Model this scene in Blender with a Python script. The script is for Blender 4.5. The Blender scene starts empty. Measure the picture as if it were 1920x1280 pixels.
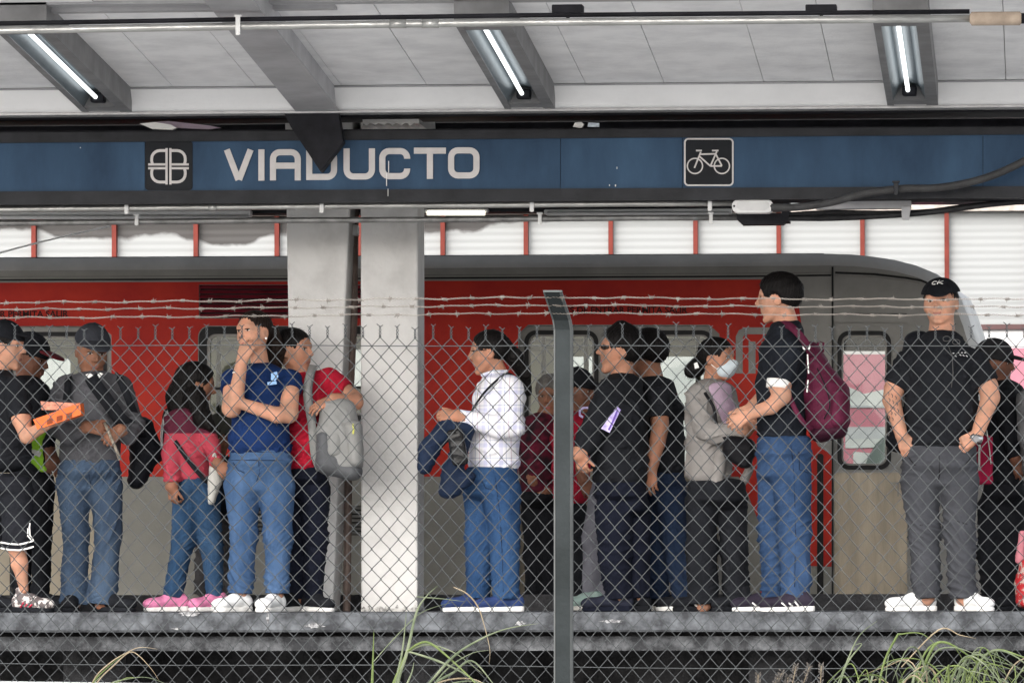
import bpy, math, random
import numpy as np
from mathutils import Vector, Matrix

random.seed(7)
rng = np.random.default_rng(11)
C = bpy.context.scene.collection
R_ = math.radians

# ------------------------------------------------------------------ camera, sky, sun
F = 11500.0                    # focal length in photo pixels (1920 wide)
CZ = 1.52                      # eye height above the ground
HOR = 1088.0                   # horizon row
YAW = math.atan(990.0 / F)
PITCH = math.atan((HOR - 640.0) / F)
cam_d = bpy.data.cameras.new('camera')
cam = bpy.data.objects.new('camera', cam_d)
C.objects.link(cam)
cam_d.sensor_width = 36.0
cam_d.lens = F / 1920.0 * 36.0
cam_d.clip_start = 0.5
cam_d.clip_end = 3000
RM = (Matrix.Rotation(YAW, 3, 'Z') @ Matrix.Rotation(math.pi / 2 + PITCH, 3, 'X') @ Matrix.Rotation(-0.0016, 3, 'Z'))
cam.matrix_world = Matrix.Translation((0, 0, CZ)) @ RM.to_4x4()
bpy.context.scene.camera = cam
RN = np.array(RM)


def P(px, py, Y):
    """point on the plane y = Y that the photo shows at (px, py)"""
    d = RN @ np.array([(px - 960.0) / F, -(py - 640.0) / F, -1.0])
    s = Y / d[1]
    return np.array([d[0] * s, Y, CZ + d[2] * s])


world = bpy.data.worlds.new('World')
bpy.context.scene.world = world
world.use_nodes = True
wn = world.node_tree
SUN_EL, SUN_AZ = R_(32), R_(197)     # azimuth measured clockwise from +Y
sky = wn.nodes.new('ShaderNodeTexSky')
sky.sky_type = 'NISHITA'
sky.sun_disc = False
sky.sun_elevation = SUN_EL
sky.sun_rotation = SUN_AZ
sky.air_density = 1.0
sky.dust_density = 4.0
sky.ozone_density = 1.0
hs = wn.nodes.new('ShaderNodeHueSaturation')
hs.inputs['Saturation'].default_value = 0.3
wn.links.new(sky.outputs[0], hs.inputs['Color'])
wn.links.new(hs.outputs[0], wn.nodes['Background'].inputs[0])
wn.nodes['Background'].inputs[1].default_value = 0.15
sl = bpy.data.lights.new('sun', 'SUN')
sl.energy = 0.5
sl.angle = R_(75)
sl.color = (1.0, 0.98, 0.955)
so = bpy.data.objects.new('sun', sl)
C.objects.link(so)
sdir = Vector((math.sin(SUN_AZ) * math.cos(SUN_EL), math.cos(SUN_AZ) * math.cos(SUN_EL), math.sin(SUN_EL)))
so.rotation_euler = sdir.to_track_quat('Z', 'Y').to_euler()
so.location = (0, 0, 30)
vs = bpy.context.scene.view_settings
vs.view_transform = 'Standard'
vs.look = 'None'
vs.exposure = 1.55
vs.gamma = 1
bpy.context.scene.cycles.max_bounces = 8

# ------------------------------------------------------------------ materials
MATS = {}


def mat(name, col, rough=0.6, metal=0.0, var=0.12, vs_=4.0, bump=0.0, bs=80.0, col2=None, stretch=None, emit=0.0,
        spec=0.15, detail=4.0, thr=None, sheen=0.0):
    if name in MATS:
        return MATS[name]
    m = bpy.data.materials.new(name)
    m.use_nodes = True
    nt = m.node_tree
    b = nt.nodes['Principled BSDF']
    b.inputs['Roughness'].default_value = rough
    b.inputs['Metallic'].default_value = metal
    b.inputs['Specular IOR Level'].default_value = spec
    if sheen:
        b.inputs['Sheen Weight'].default_value = sheen
    tc = nt.nodes.new('ShaderNodeTexCoord')
    mp = nt.nodes.new('ShaderNodeMapping')
    nt.links.new(tc.outputs['Object'], mp.inputs[0])
    if stretch:
        mp.inputs['Scale'].default_value = stretch
    n = nt.nodes.new('ShaderNodeTexNoise')
    n.inputs['Scale'].default_value = vs_
    n.inputs['Detail'].default_value = detail
    n.inputs['Roughness'].default_value = 0.62
    nt.links.new(mp.outputs[0], n.inputs['Vector'])
    r = nt.nodes.new('ShaderNodeValToRGB')
    c1 = tuple(max(0, c * (1 - var)) for c in col)
    c2 = col2 if col2 else tuple(min(1, c * (1 + var)) for c in col)
    lo, hi = thr if thr else (0.32, 0.68)
    r.color_ramp.elements[0].position = lo
    r.color_ramp.elements[1].position = hi
    r.color_ramp.elements[0].color = (*c1, 1)
    r.color_ramp.elements[1].color = (*c2, 1)
    nt.links.new(n.outputs['Fac'], r.inputs[0])
    nt.links.new(r.outputs[0], b.inputs['Base Color'])
    if bump:
        n2 = nt.nodes.new('ShaderNodeTexNoise')
        n2.inputs['Scale'].default_value = bs
        n2.inputs['Detail'].default_value = 3
        nt.links.new(mp.outputs[0], n2.inputs['Vector'])
        bp = nt.nodes.new('ShaderNodeBump')
        bp.inputs['Strength'].default_value = bump
        bp.inputs['Distance'].default_value = 0.01
        nt.links.new(n2.outputs['Fac'], bp.inputs['Height'])
        nt.links.new(bp.outputs[0], b.inputs['Normal'])
    if emit:
        b.inputs['Emission Color'].default_value = (*col, 1)
        b.inputs['Emission Strength'].default_value = emit
    MATS[name] = m
    return m


def cloth(name, col, rough=0.85, var=0.25, bump=0.35, col2=None, **k):
    return mat(name, col, rough, 0, var, 7.0, bump, 220.0, col2, spec=0.10, sheen=0.0, **k)


def denim(name, col, col2):
    m = mat(name, col, 0.85, 0, 0.25, 3.2, 0.6, 260.0, tuple(a * .2 + b * .8 for a, b in zip(col, col2)), spec=0.08, thr=(0.30, 0.70), stretch=(2.2, 2.2, 0.8), detail=12)
    return m


def skin(name, col):
    m = mat(name, tuple(c * .86 for c in col), 0.55, 0, 0.10, 16.0, 0.22, 140.0, (min(1, col[0] * 1.15), col[1] * 0.98, col[2] * 0.92), detail=9, thr=(.36, .66))
    b = m.node_tree.nodes['Principled BSDF']
    b.inputs['Subsurface Weight'].default_value = 0.08
    b.inputs['Subsurface Radius'].default_value = (0.01, 0.004, 0.002)
    return m


# ------------------------------------------------------------------ objects
def tag(o, label=None, cat=None, group=None, kind=None):
    if label:
        o['label'] = label
    if cat:
        o['category'] = cat
    if group:
        o['group'] = group
    if kind:
        o['kind'] = kind
    return o


def thing(name, label, cat, loc, group=None):
    o = bpy.data.objects.new(name, None)
    o.empty_display_size = 0.2
    C.objects.link(o)
    o.location = tuple(float(v) for v in loc)
    return tag(o, label, cat, group)


def add(name, V, Fc, m, parent=None, smooth=False, mi=None, loc=None):
    V = np.asarray(V, dtype=np.float64).reshape(-1, 3)
    off = np.zeros(3)
    pr = parent
    while pr is not None:
        off += np.array(pr.location)
        pr = pr.parent
    if parent is None and loc is not None:
        off = np.array(loc, dtype=float)
    me = bpy.data.meshes.new(name)
    if isinstance(Fc, np.ndarray):
        Fc = Fc.astype(np.int32)
        nf, k = Fc.shape
        me.vertices.add(len(V))
        me.vertices.foreach_set('co', (V - off).astype(np.float32).ravel())
        me.loops.add(nf * k)
        me.loops.foreach_set('vertex_index', Fc.ravel())
        me.polygons.add(nf)
        me.polygons.foreach_set('loop_start', np.arange(nf, dtype=np.int32) * k)
        me.update(calc_edges=True)
    else:
        me.from_pydata([tuple(v) for v in (V - off)], [], [tuple(int(i) for i in f) for f in Fc])
        me.update()
    if smooth:
        me.polygons.foreach_set('use_smooth', [True] * len(me.polygons))
    for mm in (m if isinstance(m, (list, tuple)) else [m]):
        me.materials.append(mm)
    if mi is not None:
        me.polygons.foreach_set('material_index', np.asarray(mi, dtype=np.int32))
    o = bpy.data.objects.new(name, me)
    if parent is None and loc is not None:
        o.location = tuple(float(v) for v in off)
    C.objects.link(o)
    o.parent = parent
    return o


class MB:
    def __init__(self):
        self.V, self.F, self.n = [], [], 0

    def raw(self, V, Fc):
        self.V.append(np.asarray(V, dtype=float).reshape(-1, 3))
        self.F += [tuple(int(i) + self.n for i in f) for f in Fc]
        self.n += len(self.V[-1])
        return self

    def box(self, a, b, bev=0.0):
        x0, y0, z0 = np.minimum(a, b)
        x1, y1, z1 = np.maximum(a, b)
        if bev <= 0:
            V = [(x, y, z) for x in (x0, x1) for y in (y0, y1) for z in (z0, z1)]
            return self.raw(V, [(0, 1, 3, 2), (4, 6, 7, 5), (0, 4, 5, 1), (2, 3, 7, 6), (0, 2, 6, 4), (1, 5, 7, 3)])
        # chamfered box: hull of 24 points, by faces
        bv = min(bev, (x1 - x0) / 2.01, (y1 - y0) / 2.01, (z1 - z0) / 2.01)
        V, idx = [], {}
        for i, x in enumerate((x0, x1)):
            for j, y in enumerate((y0, y1)):
                for k, z in enumerate((z0, z1)):
                    sx, sy, sz = (1 - 2 * i) * bv, (1 - 2 * j) * bv, (1 - 2 * k) * bv
                    idx[i, j, k, 0] = len(V); V.append((x, y + sy, z + sz))
                    idx[i, j, k, 1] = len(V); V.append((x + sx, y, z + sz))
                    idx[i, j, k, 2] = len(V); V.append((x + sx, y + sy, z))
        Fc = []
        for i in (0, 1):
            q = [idx[i, 0, 0, 0], idx[i, 1, 0, 0], idx[i, 1, 1, 0], idx[i, 0, 1, 0]]
            Fc.append(q if i else q[::-1])
            q = [idx[0, i, 0, 1], idx[1, i, 0, 1], idx[1, i, 1, 1], idx[0, i, 1, 1]]
            Fc.append(q[::-1] if i else q)
            q = [idx[0, 0, i, 2], idx[1, 0, i, 2], idx[1, 1, i, 2], idx[0, 1, i, 2]]
            Fc.append(q if i else q[::-1])
        for a_ in (0, 1):
            for b_ in (0, 1):
                Fc.append([idx[a_, b_, 0, 0], idx[a_, b_, 1, 0], idx[a_, b_, 1, 1], idx[a_, b_, 0, 1]])
                Fc.append([idx[a_, 0, b_, 0], idx[a_, 1, b_, 0], idx[a_, 1, b_, 2], idx[a_, 0, b_, 2]])
                Fc.append([idx[0, a_, b_, 1], idx[1, a_, b_, 1], idx[1, a_, b_, 2], idx[0, a_, b_, 2]])
                for c_ in (0, 1):
                    Fc.append([idx[a_, b_, c_, 0], idx[a_, b_, c_, 1], idx[a_, b_, c_, 2]])
        return self.raw(V, Fc)

    def prism(self, poly, y0, y1):
        """poly: (x, z) outline, extruded from y0 to y1"""
        n = len(poly)
        V = [(x, y0, z) for x, z in poly] + [(x, y1, z) for x, z in poly]
        Fc = [tuple(range(n)), tuple(range(2 * n - 1, n - 1, -1))]
        Fc += [(i, i + n, (i + 1) % n + n, (i + 1) % n) for i in range(n)]
        return self.raw(V, Fc)

    def pprism(self, poly_px, Y, th):
        pts = [P(x, y, Y) for x, y in poly_px]
        return self.prism([(p[0], p[2]) for p in pts], Y, Y + th)

    def hexa(self, pts8):
        return self.raw(pts8, [(0, 1, 2, 3), (7, 6, 5, 4), (0, 4, 5, 1), (1, 5, 6, 2), (2, 6, 7, 3), (3, 7, 4, 0)])

    def tube(self, pts, r, n=8, cap=True):
        pts = np.asarray(pts, dtype=float)
        m = len(pts)
        rr = np.full(m, r, dtype=float) if np.isscalar(r) else np.asarray(r, dtype=float)
        T = np.gradient(pts, axis=0)
        T /= np.linalg.norm(T, axis=1)[:, None] + 1e-12
        up = np.array([0, 0, 1.0]) if abs(T[0][2]) < 0.9 else np.array([0, 1.0, 0])
        V = []
        for i in range(m):
            a = np.cross(up, T[i])
            a /= np.linalg.norm(a) + 1e-12
            b = np.cross(T[i], a)
            up = b if abs(np.dot(b, up)) > 0.2 else up
            for k in range(n):
                th = 2 * math.pi * k / n
                V.append(pts[i] + rr[i] * (math.cos(th) * a + math.sin(th) * b))
        Fc = [(i * n + k, i * n + (k + 1) % n, (i + 1) * n + (k + 1) % n, (i + 1) * n + k) for i in range(m - 1) for k in range(n)]
        if cap:
            Fc += [tuple(range(n - 1, -1, -1)), tuple((m - 1) * n + k for k in range(n))]
        return self.raw(V, Fc)

    def stroke(self, pts, w, Y, th, closed=False):
        """a flat band of width w (photo px) along a px polyline, standing at depth Y, th thick"""
        pts = [q for i, q in enumerate(pts) if i == 0 or abs(q[0] - pts[i - 1][0]) + abs(q[1] - pts[i - 1][1]) > .3]
        p = np.array([P(x, y, Y)[[0, 2]] for x, y in pts])
        w = w * Y / F
        m = len(p)
        L, Rr = [], []
        for i in range(m):
            if closed:
                a, b = p[i - 1], p[(i + 1) % m]
            else:
                a, b = p[max(i - 1, 0)], p[min(i + 1, m - 1)]
            d1 = p[i] - a if (closed or i > 0) else b - p[i]
            d2 = b - p[i] if (closed or i < m - 1) else p[i] - a
            d1 = d1 / (np.linalg.norm(d1) + 1e-12)
            d2 = d2 / (np.linalg.norm(d2) + 1e-12)
            n1, n2 = np.array([-d1[1], d1[0]]), np.array([-d2[1], d2[0]])
            nn = n1 + n2
            nn /= np.linalg.norm(nn) + 1e-12
            k = w / 2 / max(0.4, np.dot(nn, n1))
            L.append(p[i] + nn * k)
            Rr.append(p[i] - nn * k)
        rng_ = range(m if closed else m - 1)
        for i in rng_:
            j = (i + 1) % m
            self.prism([L[i], L[j], Rr[j], Rr[i]], Y, Y + th)
        return self

    def build(self, name, m, parent=None, smooth=False, loc=None):
        return add(name, np.concatenate(self.V), self.F, m, parent, smooth, loc=loc)


def arc(cx, cy, r, a0, a1, n=8, ry=None):
    ry = r if ry is None else ry
    return [(cx + r * math.cos(R_(a0 + (a1 - a0) * i / n)), cy + ry * math.sin(R_(a0 + (a1 - a0) * i / n))) for i in range(n + 1)]


def rrect(x0, y0, x1, y1, r, n=6):
    """rounded rectangle outline in px"""
    return (arc(x1 - r, y0 + r, r, -90, 0, n) + arc(x1 - r, y1 - r, r, 0, 90, n) + arc(x0 + r, y1 - r, r, 90, 180, n)
            + arc(x0 + r, y0 + r, r, 180, 270, n))


def plate(outer, holes, Y, th):
    """flat plate with holes (px outlines), front at Y, th thick -> V, F"""
    cu = bpy.data.curves.new('tmp', 'CURVE')
    cu.dimensions = '2D'
    cu.fill_mode = 'BOTH'
    cu.extrude = th / 2
    for ring in [outer] + holes:
        s = cu.splines.new('POLY')
        q = [P(x, y, Y) for x, y in ring]
        s.points.add(len(q) - 1)
        for i, v in enumerate(q):
            s.points[i].co = (v[0], v[2], 0, 1)
        s.use_cyclic_u = True
    ob = bpy.data.objects.new('tmp', cu)
    C.objects.link(ob)
    bpy.context.view_layer.update()
    me = bpy.data.meshes.new_from_object(ob.evaluated_get(bpy.context.evaluated_depsgraph_get()))
    V = np.array([(v.co.x, Y + th / 2 - v.co.z, v.co.y) for v in me.vertices])
    Fc = [tuple(p.vertices) for p in me.polygons]
    bpy.data.objects.remove(ob)
    bpy.data.meshes.remove(me)
    return V, Fc


def text_mesh(s, x0, x1, ybase, Y, th, cap_px, slope=0.0):
    cu = bpy.data.curves.new('tmp', 'FONT')
    cu.body = s
    cu.size = 1.0
    cu.extrude = 0.02
    cu.offset = 0.018
    ob = bpy.data.objects.new('tmp', cu)
    C.objects.link(ob)
    bpy.context.view_layer.update()
    me = bpy.data.meshes.new_from_object(ob.evaluated_get(bpy.context.evaluated_depsgraph_get()))
    V = np.array([tuple(v.co) for v in me.vertices])
    Fc = [tuple(p.vertices) for p in me.polygons]
    bpy.data.objects.remove(ob)
    bpy.data.meshes.remove(me)
    a, b = V[:, 0].min(), V[:, 0].max()
    c0, c1 = V[:, 1].min(), V[:, 1].max()
    out = []
    for v in V:
        t = (v[0] - a) / (b - a)
        q = P(x0 + (x1 - x0) * t, ybase + slope * t * (x1 - x0) - cap_px * (v[1] - c0) / (c1 - c0), Y)
        out.append((q[0], Y if v[2] > 0 else Y + th, q[2]))
    return out, Fc


# ------------------------------------------------------------------ implicit surfaces (smooth unions of tapered limbs)
class Prim:
    def __init__(s, fn, lo, hi, k, op=1):
        s.fn, s.lo, s.hi, s.k, s.op = fn, lo, hi, k, op


def _r3(r):
    return np.array([r, r, r], dtype=np.float32) if np.isscalar(r) else np.array(r, dtype=np.float32)


def cone(A, B, ra, rb=None, k=0.02, flat=False, op=1):
    A, B = np.array(A, dtype=np.float32), np.array(B, dtype=np.float32)
    ra = _r3(ra)
    rb = ra if rb is None else _r3(rb)
    BA = B - A
    L2 = float(BA @ BA) + 1e-9
    ax = BA / math.sqrt(L2)

    def fn(X, Y, Z):
        px, py, pz = X - A[0], Y - A[1], Z - A[2]
        t0 = (px * BA[0] + py * BA[1] + pz * BA[2]) / L2
        t = np.clip(t0, 0, 1)
        vx, vy, vz = px - t * BA[0], py - t * BA[1], pz - t * BA[2]
        r = [ra[i] + (rb[i] - ra[i]) * t for i in range(3)]
        kk = np.sqrt((vx / r[0]) ** 2 + (vy / r[1]) ** 2 + (vz / r[2]) ** 2) + 1e-6
        ln = np.sqrt(vx * vx + vy * vy + vz * vz)
        d = np.where(ln < 1e-5, -np.minimum(r[0], r[1]), (kk - 1) * ln / kk)
        if flat:
            d = np.maximum(d, (t0 - 1) * math.sqrt(L2))
        return d
    m = max(ra.max(), rb.max())
    return Prim(fn, np.minimum(A, B) - m, np.maximum(A, B) + m, k, op)


def ell(c, r, Rm=None, k=0.02, op=1):
    c = np.array(c, dtype=np.float32)
    r = np.array(r, dtype=np.float32)
    Rm = np.eye(3, dtype=np.float32) if Rm is None else np.array(Rm, dtype=np.float32)

    def fn(X, Y, Z):
        px, py, pz = X - c[0], Y - c[1], Z - c[2]
        q = [px * Rm[0, i] + py * Rm[1, i] + pz * Rm[2, i] for i in range(3)]
        k0 = np.sqrt((q[0] / r[0]) ** 2 + (q[1] / r[1]) ** 2 + (q[2] / r[2]) ** 2)
        k1 = np.sqrt((q[0] / r[0] ** 2) ** 2 + (q[1] / r[1] ** 2) ** 2 + (q[2] / r[2] ** 2) ** 2) + 1e-6
        return k0 * (k0 - 1) / k1
    m = float(r.max())
    return Prim(fn, c - m, c + m, k, op)


def sbox(c, hs_, rnd, Rm=None, k=0.01, op=1):
    """rounded box"""
    c = np.array(c, dtype=np.float32)
    h = np.array(hs_, dtype=np.float32) - rnd
    Rm = np.eye(3, dtype=np.float32) if Rm is None else np.array(Rm, dtype=np.float32)

    def fn(X, Y, Z):
        px, py, pz = X - c[0], Y - c[1], Z - c[2]
        q = [np.abs(px * Rm[0, i] + py * Rm[1, i] + pz * Rm[2, i]) - h[i] for i in range(3)]
        o = np.sqrt(sum(np.maximum(a, 0) ** 2 for a in q))
        return o + np.minimum(np.maximum(np.maximum(q[0], q[1]), q[2]), 0) - rnd
    m = float(np.linalg.norm(hs_))
    return Prim(fn, c - m, c + m, k, op)


def plane(p, n):
    """keeps the side the normal points away from"""
    p, n = np.array(p, dtype=np.float32), np.array(n, dtype=np.float32)
    n = n / np.linalg.norm(n)
    return Prim(lambda X, Y, Z: (X - p[0]) * n[0] + (Y - p[1]) * n[1] + (Z - p[2]) * n[2], None, None, 0, 0)


def evalf(prims, X, Y, Z, lo, h, shape):
    f = np.full(shape, 0.15, dtype=np.float32)
    for p in prims:
        if p.op == 0:
            f = np.maximum(f, p.fn(X, Y, Z))
            continue
        m = p.k + 2.5 * h
        a = np.maximum(np.floor((p.lo - m - lo) / h).astype(int), 0)
        b = np.minimum(np.ceil((p.hi + m - lo) / h).astype(int) + 1, shape)
        if (b <= a).any():
            continue
        s = tuple(slice(a[i], b[i]) for i in range(3))
        d = p.fn(X[s[0]], Y[:, s[1]], Z[:, :, s[2]])
        g = f[s]
        if p.op == 1:
            hh = np.maximum(p.k - np.abs(g - d), 0) / p.k
            f[s] = np.minimum(g, d) - hh * hh * p.k * 0.25
        else:
            d = -d
            hh = np.maximum(p.k - np.abs(g - d), 0) / p.k
            f[s] = np.maximum(g, d) + hh * hh * p.k * 0.25
    return f


def nets(prims, h, region=None, patch=None, off=0.0):
    """mesh of the zero level.  patch=(region prims): max(field-off, region)"""
    src = patch if patch else [p for p in prims if p.op == 1]
    lo = np.min([p.lo for p in src if p.lo is not None], axis=0) - 3 * h
    hi = np.max([p.hi for p in src if p.hi is not None], axis=0) + 3 * h
    shape = np.ceil((hi - lo) / h).astype(int) + 1
    shape = tuple(int(v) for v in shape)
    X = (lo[0] + h * np.arange(shape[0], dtype=np.float32)).reshape(-1, 1, 1).astype(np.float32)
    Y = (lo[1] + h * np.arange(shape[1], dtype=np.float32)).reshape(1, -1, 1).astype(np.float32)
    Z = (lo[2] + h * np.arange(shape[2], dtype=np.float32)).reshape(1, 1, -1).astype(np.float32)
    f = evalf(prims, X, Y, Z, lo, h, shape)
    if patch:
        f = np.maximum(f - off, evalf(patch, X, Y, Z, lo, h, shape))
    f[0] = f[-1] = 0.1
    f[:, 0] = f[:, -1] = 0.1
    f[:, :, 0] = f[:, :, -1] = 0.1
    ins = f < 0
    if not ins.any():
        return None
    c = [(i, j, k) for i in (0, 1) for j in (0, 1) for k in (0, 1)]
    n = np.array(shape) - 1
    cnt = sum(ins[i:i + n[0], j:j + n[1], k:k + n[2]].astype(np.int8) for i, j, k in c)
    act = (cnt > 0) & (cnt < 8)
    I, J, K = np.nonzero(act)
    vid = -np.ones(tuple(n), dtype=np.int32)
    vid[I, J, K] = np.arange(len(I))
    vals = {q: f[I + q[0], J + q[1], K + q[2]] for q in c}
    acc = np.zeros((len(I), 3), dtype=np.float32)
    num = np.zeros(len(I), dtype=np.float32)
    for a in c:
        for ax in range(3):
            if a[ax] == 0:
                b = list(a); b[ax] = 1; b = tuple(b)
                va, vb = vals[a], vals[b]
                cr = (va < 0) != (vb < 0)
                t = np.where(cr, va / np.where(cr, va - vb, 1), 0)
                pt = np.tile(np.array(a, dtype=np.float32), (len(I), 1))
                pt[:, ax] = t
                acc += pt * cr[:, None]
                num += cr
    V = lo + h * (np.stack([I, J, K], 1) + acc / num[:, None])
    quads = []
    for ax in range(3):
        u, v = (ax + 1) % 3, (ax + 2) % 3
        sl0 = [slice(None)] * 3; sl1 = [slice(None)] * 3
        sl0[ax] = slice(0, -1); sl1[ax] = slice(1, None)
        A, B = ins[tuple(sl0)], ins[tuple(sl1)]
        for sgn, mask in ((1, A & ~B), (0, ~A & B)):
            idx = np.stack(np.nonzero(mask), 1)
            if not len(idx):
                continue
            ok = (idx[:, u] > 0) & (idx[:, v] > 0) & (idx[:, u] < n[u]) & (idx[:, v] < n[v])
            idx = idx[ok]
            def g(du, dv):
                q = idx.copy(); q[:, u] += du; q[:, v] += dv
                return vid[q[:, 0], q[:, 1], q[:, 2]]
            q = np.stack([g(-1, -1), g(0, -1), g(0, 0), g(-1, 0)], 1)
            quads.append(q if sgn else q[:, ::-1])
    return V.astype(np.float64), np.concatenate(quads)


def vnormals(V, Q):
    a = V[Q[:, 2]] - V[Q[:, 0]]
    b = V[Q[:, 3]] - V[Q[:, 1]]
    nn = np.cross(a, b)
    N = np.zeros_like(V)
    for i in range(4):
        np.add.at(N, Q[:, i], nn)
    return N / (np.linalg.norm(N, axis=1)[:, None] + 1e-12)


def relax(V, Q, it=1, lam=0.5):
    for _ in range(it):
        S = np.zeros_like(V); n = np.zeros(len(V))
        for i in range(4):
            for j in (1, 3):
                np.add.at(S, Q[:, i], V[Q[:, (i + j) % 4]])
                np.add.at(n, Q[:, i], 1)
        V = V + lam * (S / n[:, None] - V)
    return V


def folds(V, amp, seed, f=45.0, slant=0.6, vertical=False):
    """ridged, warped folds; amp may be an array"""
    r = np.random.default_rng(seed)
    p = r.uniform(0, 6.28, 12)
    V = V - V.mean(axis=0)
    x, y, z = V[:, 0], V[:, 1], V[:, 2]
    if vertical:
        x, z = z, x
    w1 = 1.5 * np.sin(7 * x + 5 * z + p[0]) + 1.1 * np.sin(-6 * y + 9 * z + p[1]) + .7 * np.sin(17 * x - 12 * z + p[2])
    a = np.sin(f * (z + slant * x * np.sin(3.1 * z + p[3])) + w1 * 1.7 + p[4])
    b = np.sin(f * 1.9 * (z - slant * .7 * x) + 2.3 * w1 + 3 * y * 5 + p[5])
    c_ = np.sin(f * .45 * (x * .8 + z) + w1 + p[6])
    m = 0.5 + 0.5 * np.sin(4.5 * z + 6 * x + 5 * y + p[7])
    ridge = (1 - np.abs(a)) ** 1.5 * m + 0.45 * (1 - np.abs(b)) ** 2 * (1 - m) + 0.35 * c_
    return amp * (ridge - 0.35)


def surf(name, prims, h, m, parent, fold=None, relaxn=1, patch=None, off=0.0):
    r = nets(prims, h, patch=patch, off=off)
    if r is None:
        return None
    V, Q = r
    if relaxn:
        V = relax(V, Q, relaxn)
    if fold is not None:
        N_ = vnormals(V, Q)
        V = V + N_ * (np.clip(fold(V), -.005, .010) * np.clip(1.15 - N_[:, 2] ** 2, 0, 1))[:, None]
    return add(name, V, Q, m, parent, True)
# ------------------------------------------------------------------ people
PZ = CZ - 0.170                # top of the platform
HB, HG = 0.0055, 0.0075          # sampling of skin and of cloth


def head_frame(cx, top, chin, Y, yaw, pitch=0, roll=0):
    a, b = P(cx, top, Y), P(cx, chin, Y)
    H = a[2] - b[2]
    yw, pt, rl = R_(yaw), R_(pitch), R_(roll)
    fwd = np.array([math.sin(yw), -math.cos(yw), 0.0])
    up = np.array([0, 0, 1.0])
    f2 = fwd * math.cos(pt) - up * math.sin(pt)
    u2 = up * math.cos(pt) + fwd * math.sin(pt)
    r2 = np.cross(f2, u2)
    u3 = u2 * math.cos(rl) + r2 * math.sin(rl)
    r3 = np.cross(f2, u3)
    Rm = np.stack([r3, f2, u3], 1)          # columns: right, forward, up
    mid = (a + b) / 2
    org = mid - Rm @ np.array([0, 0, 0.5 * H])
    return org, Rm, H


def head_prims(org, Rm, H, neck_to, neck_r, female=False, wx=1.0):
    def W(x, y, z):
        return org + Rm @ (np.array([x * wx, y, z]) * H)

    def E(c, r, k=.03, op=1):
        return ell(W(*c), np.array(r) * np.array([wx, 1, 1]) * H, Rm, k * H / .23, op)
    jw = 0.9 if female else 1.0
    L = [E((0, -.05, .63), (.325, .42, .37)),
         E((0, .10, .36), (.255 * jw, .27, .33), .05),
         cone(W(-.195 * jw, .04, .25), W(-.05, .27, .08), .075 * H, .075 * H, .018),
         cone(W(.195 * jw, .04, .25), W(.05, .27, .08), .075 * H, .075 * H, .018),
         E((-.155, .20, .40), (.115, .11, .12), .02), E((.155, .20, .40), (.115, .11, .12), .02),
         cone(W(-.16, .30, .625), W(.16, .30, .625), .052 * H, None, .02),
         cone(W(0, .355, .60), W(0, .465, .425), .026 * H, .040 * H, .014),
         E((-.045, .41, .405), (.035, .04, .03), .008), E((.045, .41, .405), (.035, .04, .03), .008),
         cone(W(-.07, .325, .285), W(.07, .325, .285), .042 * H, None, .012),
         cone(W(-.05, .32, .235), W(.05, .32, .235), .036 * H, None, .012),
         E((-.135, .395, .545), (.068, .055, .040), .015, -1), E((.135, .395, .545), (.068, .055, .040), .015, -1),
         E((-.130, .275, .54), (.058, .055, .05), .006), E((.130, .275, .54), (.058, .055, .05), .006),
         E((-.325, -.04, .47), (.035, .085, .125), .012), E((.325, -.04, .47), (.035, .085, .125), .012),
         E((-.355, -.02, .48), (.014, .045, .07), .006, -1), E((.355, -.02, .48), (.014, .045, .07), .006, -1)]
    nb = W(0, -.10, .30)
    L.append(cone(nb, neck_to, neck_r * .86, neck_r * 1.05, .018))
    return L, W, E


HAIRS = {}


def hand_prims(Wp, d, nrm, side, curl=25, L=0.18, spread=1.0, thumb=45):
    """Wp wrist, d pointing direction, nrm back-of-hand normal, side +-1 where the thumb is"""
    d = np.array(d, float); d /= np.linalg.norm(d)
    nrm = np.array(nrm, float); nrm -= d * (nrm @ d); nrm /= np.linalg.norm(nrm)
    s = np.cross(nrm, d) * side
    out = []
    k = L / 0.18
    spec = [(-.030, .082, .070, 5), (-.010, .086, .078, 1), (.011, .083, .072, -2), (.029, .076, .056, -7)]
    for i, (o, kn, fl, sp) in enumerate(spec):
        base = Wp + s * (-o * 0.55) * k
        kk = Wp + d * kn * k - s * o * k
        out.append(cone(base, kk, .0155 * k, .0125 * k, .012))
        cc = 0
        dirn = d * math.cos(R_(sp * spread)) + s * math.sin(R_(sp * spread))
        pt = kk
        for j, frac in enumerate((.45, .30, .25)):
            cc += curl * (0.8, 1.2, .8)[j] * (1 + .1 * i)
            dd = dirn * math.cos(R_(cc)) - nrm * math.sin(R_(cc))
            q = pt + dd * fl * frac * k
            out.append(cone(pt, q, (.0090, .0084, .0076)[j] * k, (.0084, .0076, .0066)[j] * k, .003))
            pt = q
    tb = Wp + d * .022 * k + s * .022 * k
    td = d * math.cos(R_(thumb)) + s * math.sin(R_(thumb)) - nrm * .25
    td /= np.linalg.norm(td)
    t1 = tb + td * .038 * k
    td2 = td * .8 + d * .5 - nrm * .2
    td2 /= np.linalg.norm(td2)
    t2 = t1 + td2 * .030 * k
    t3 = t2 + td2 * .022 * k
    out += [cone(Wp + s * .01 * k, t1, .0165 * k, .0115 * k, .01), cone(t1, t2, .0105 * k, .0095 * k, .004), cone(t2, t3, .0095 * k, .0075 * k, .004)]
    return out


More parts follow.
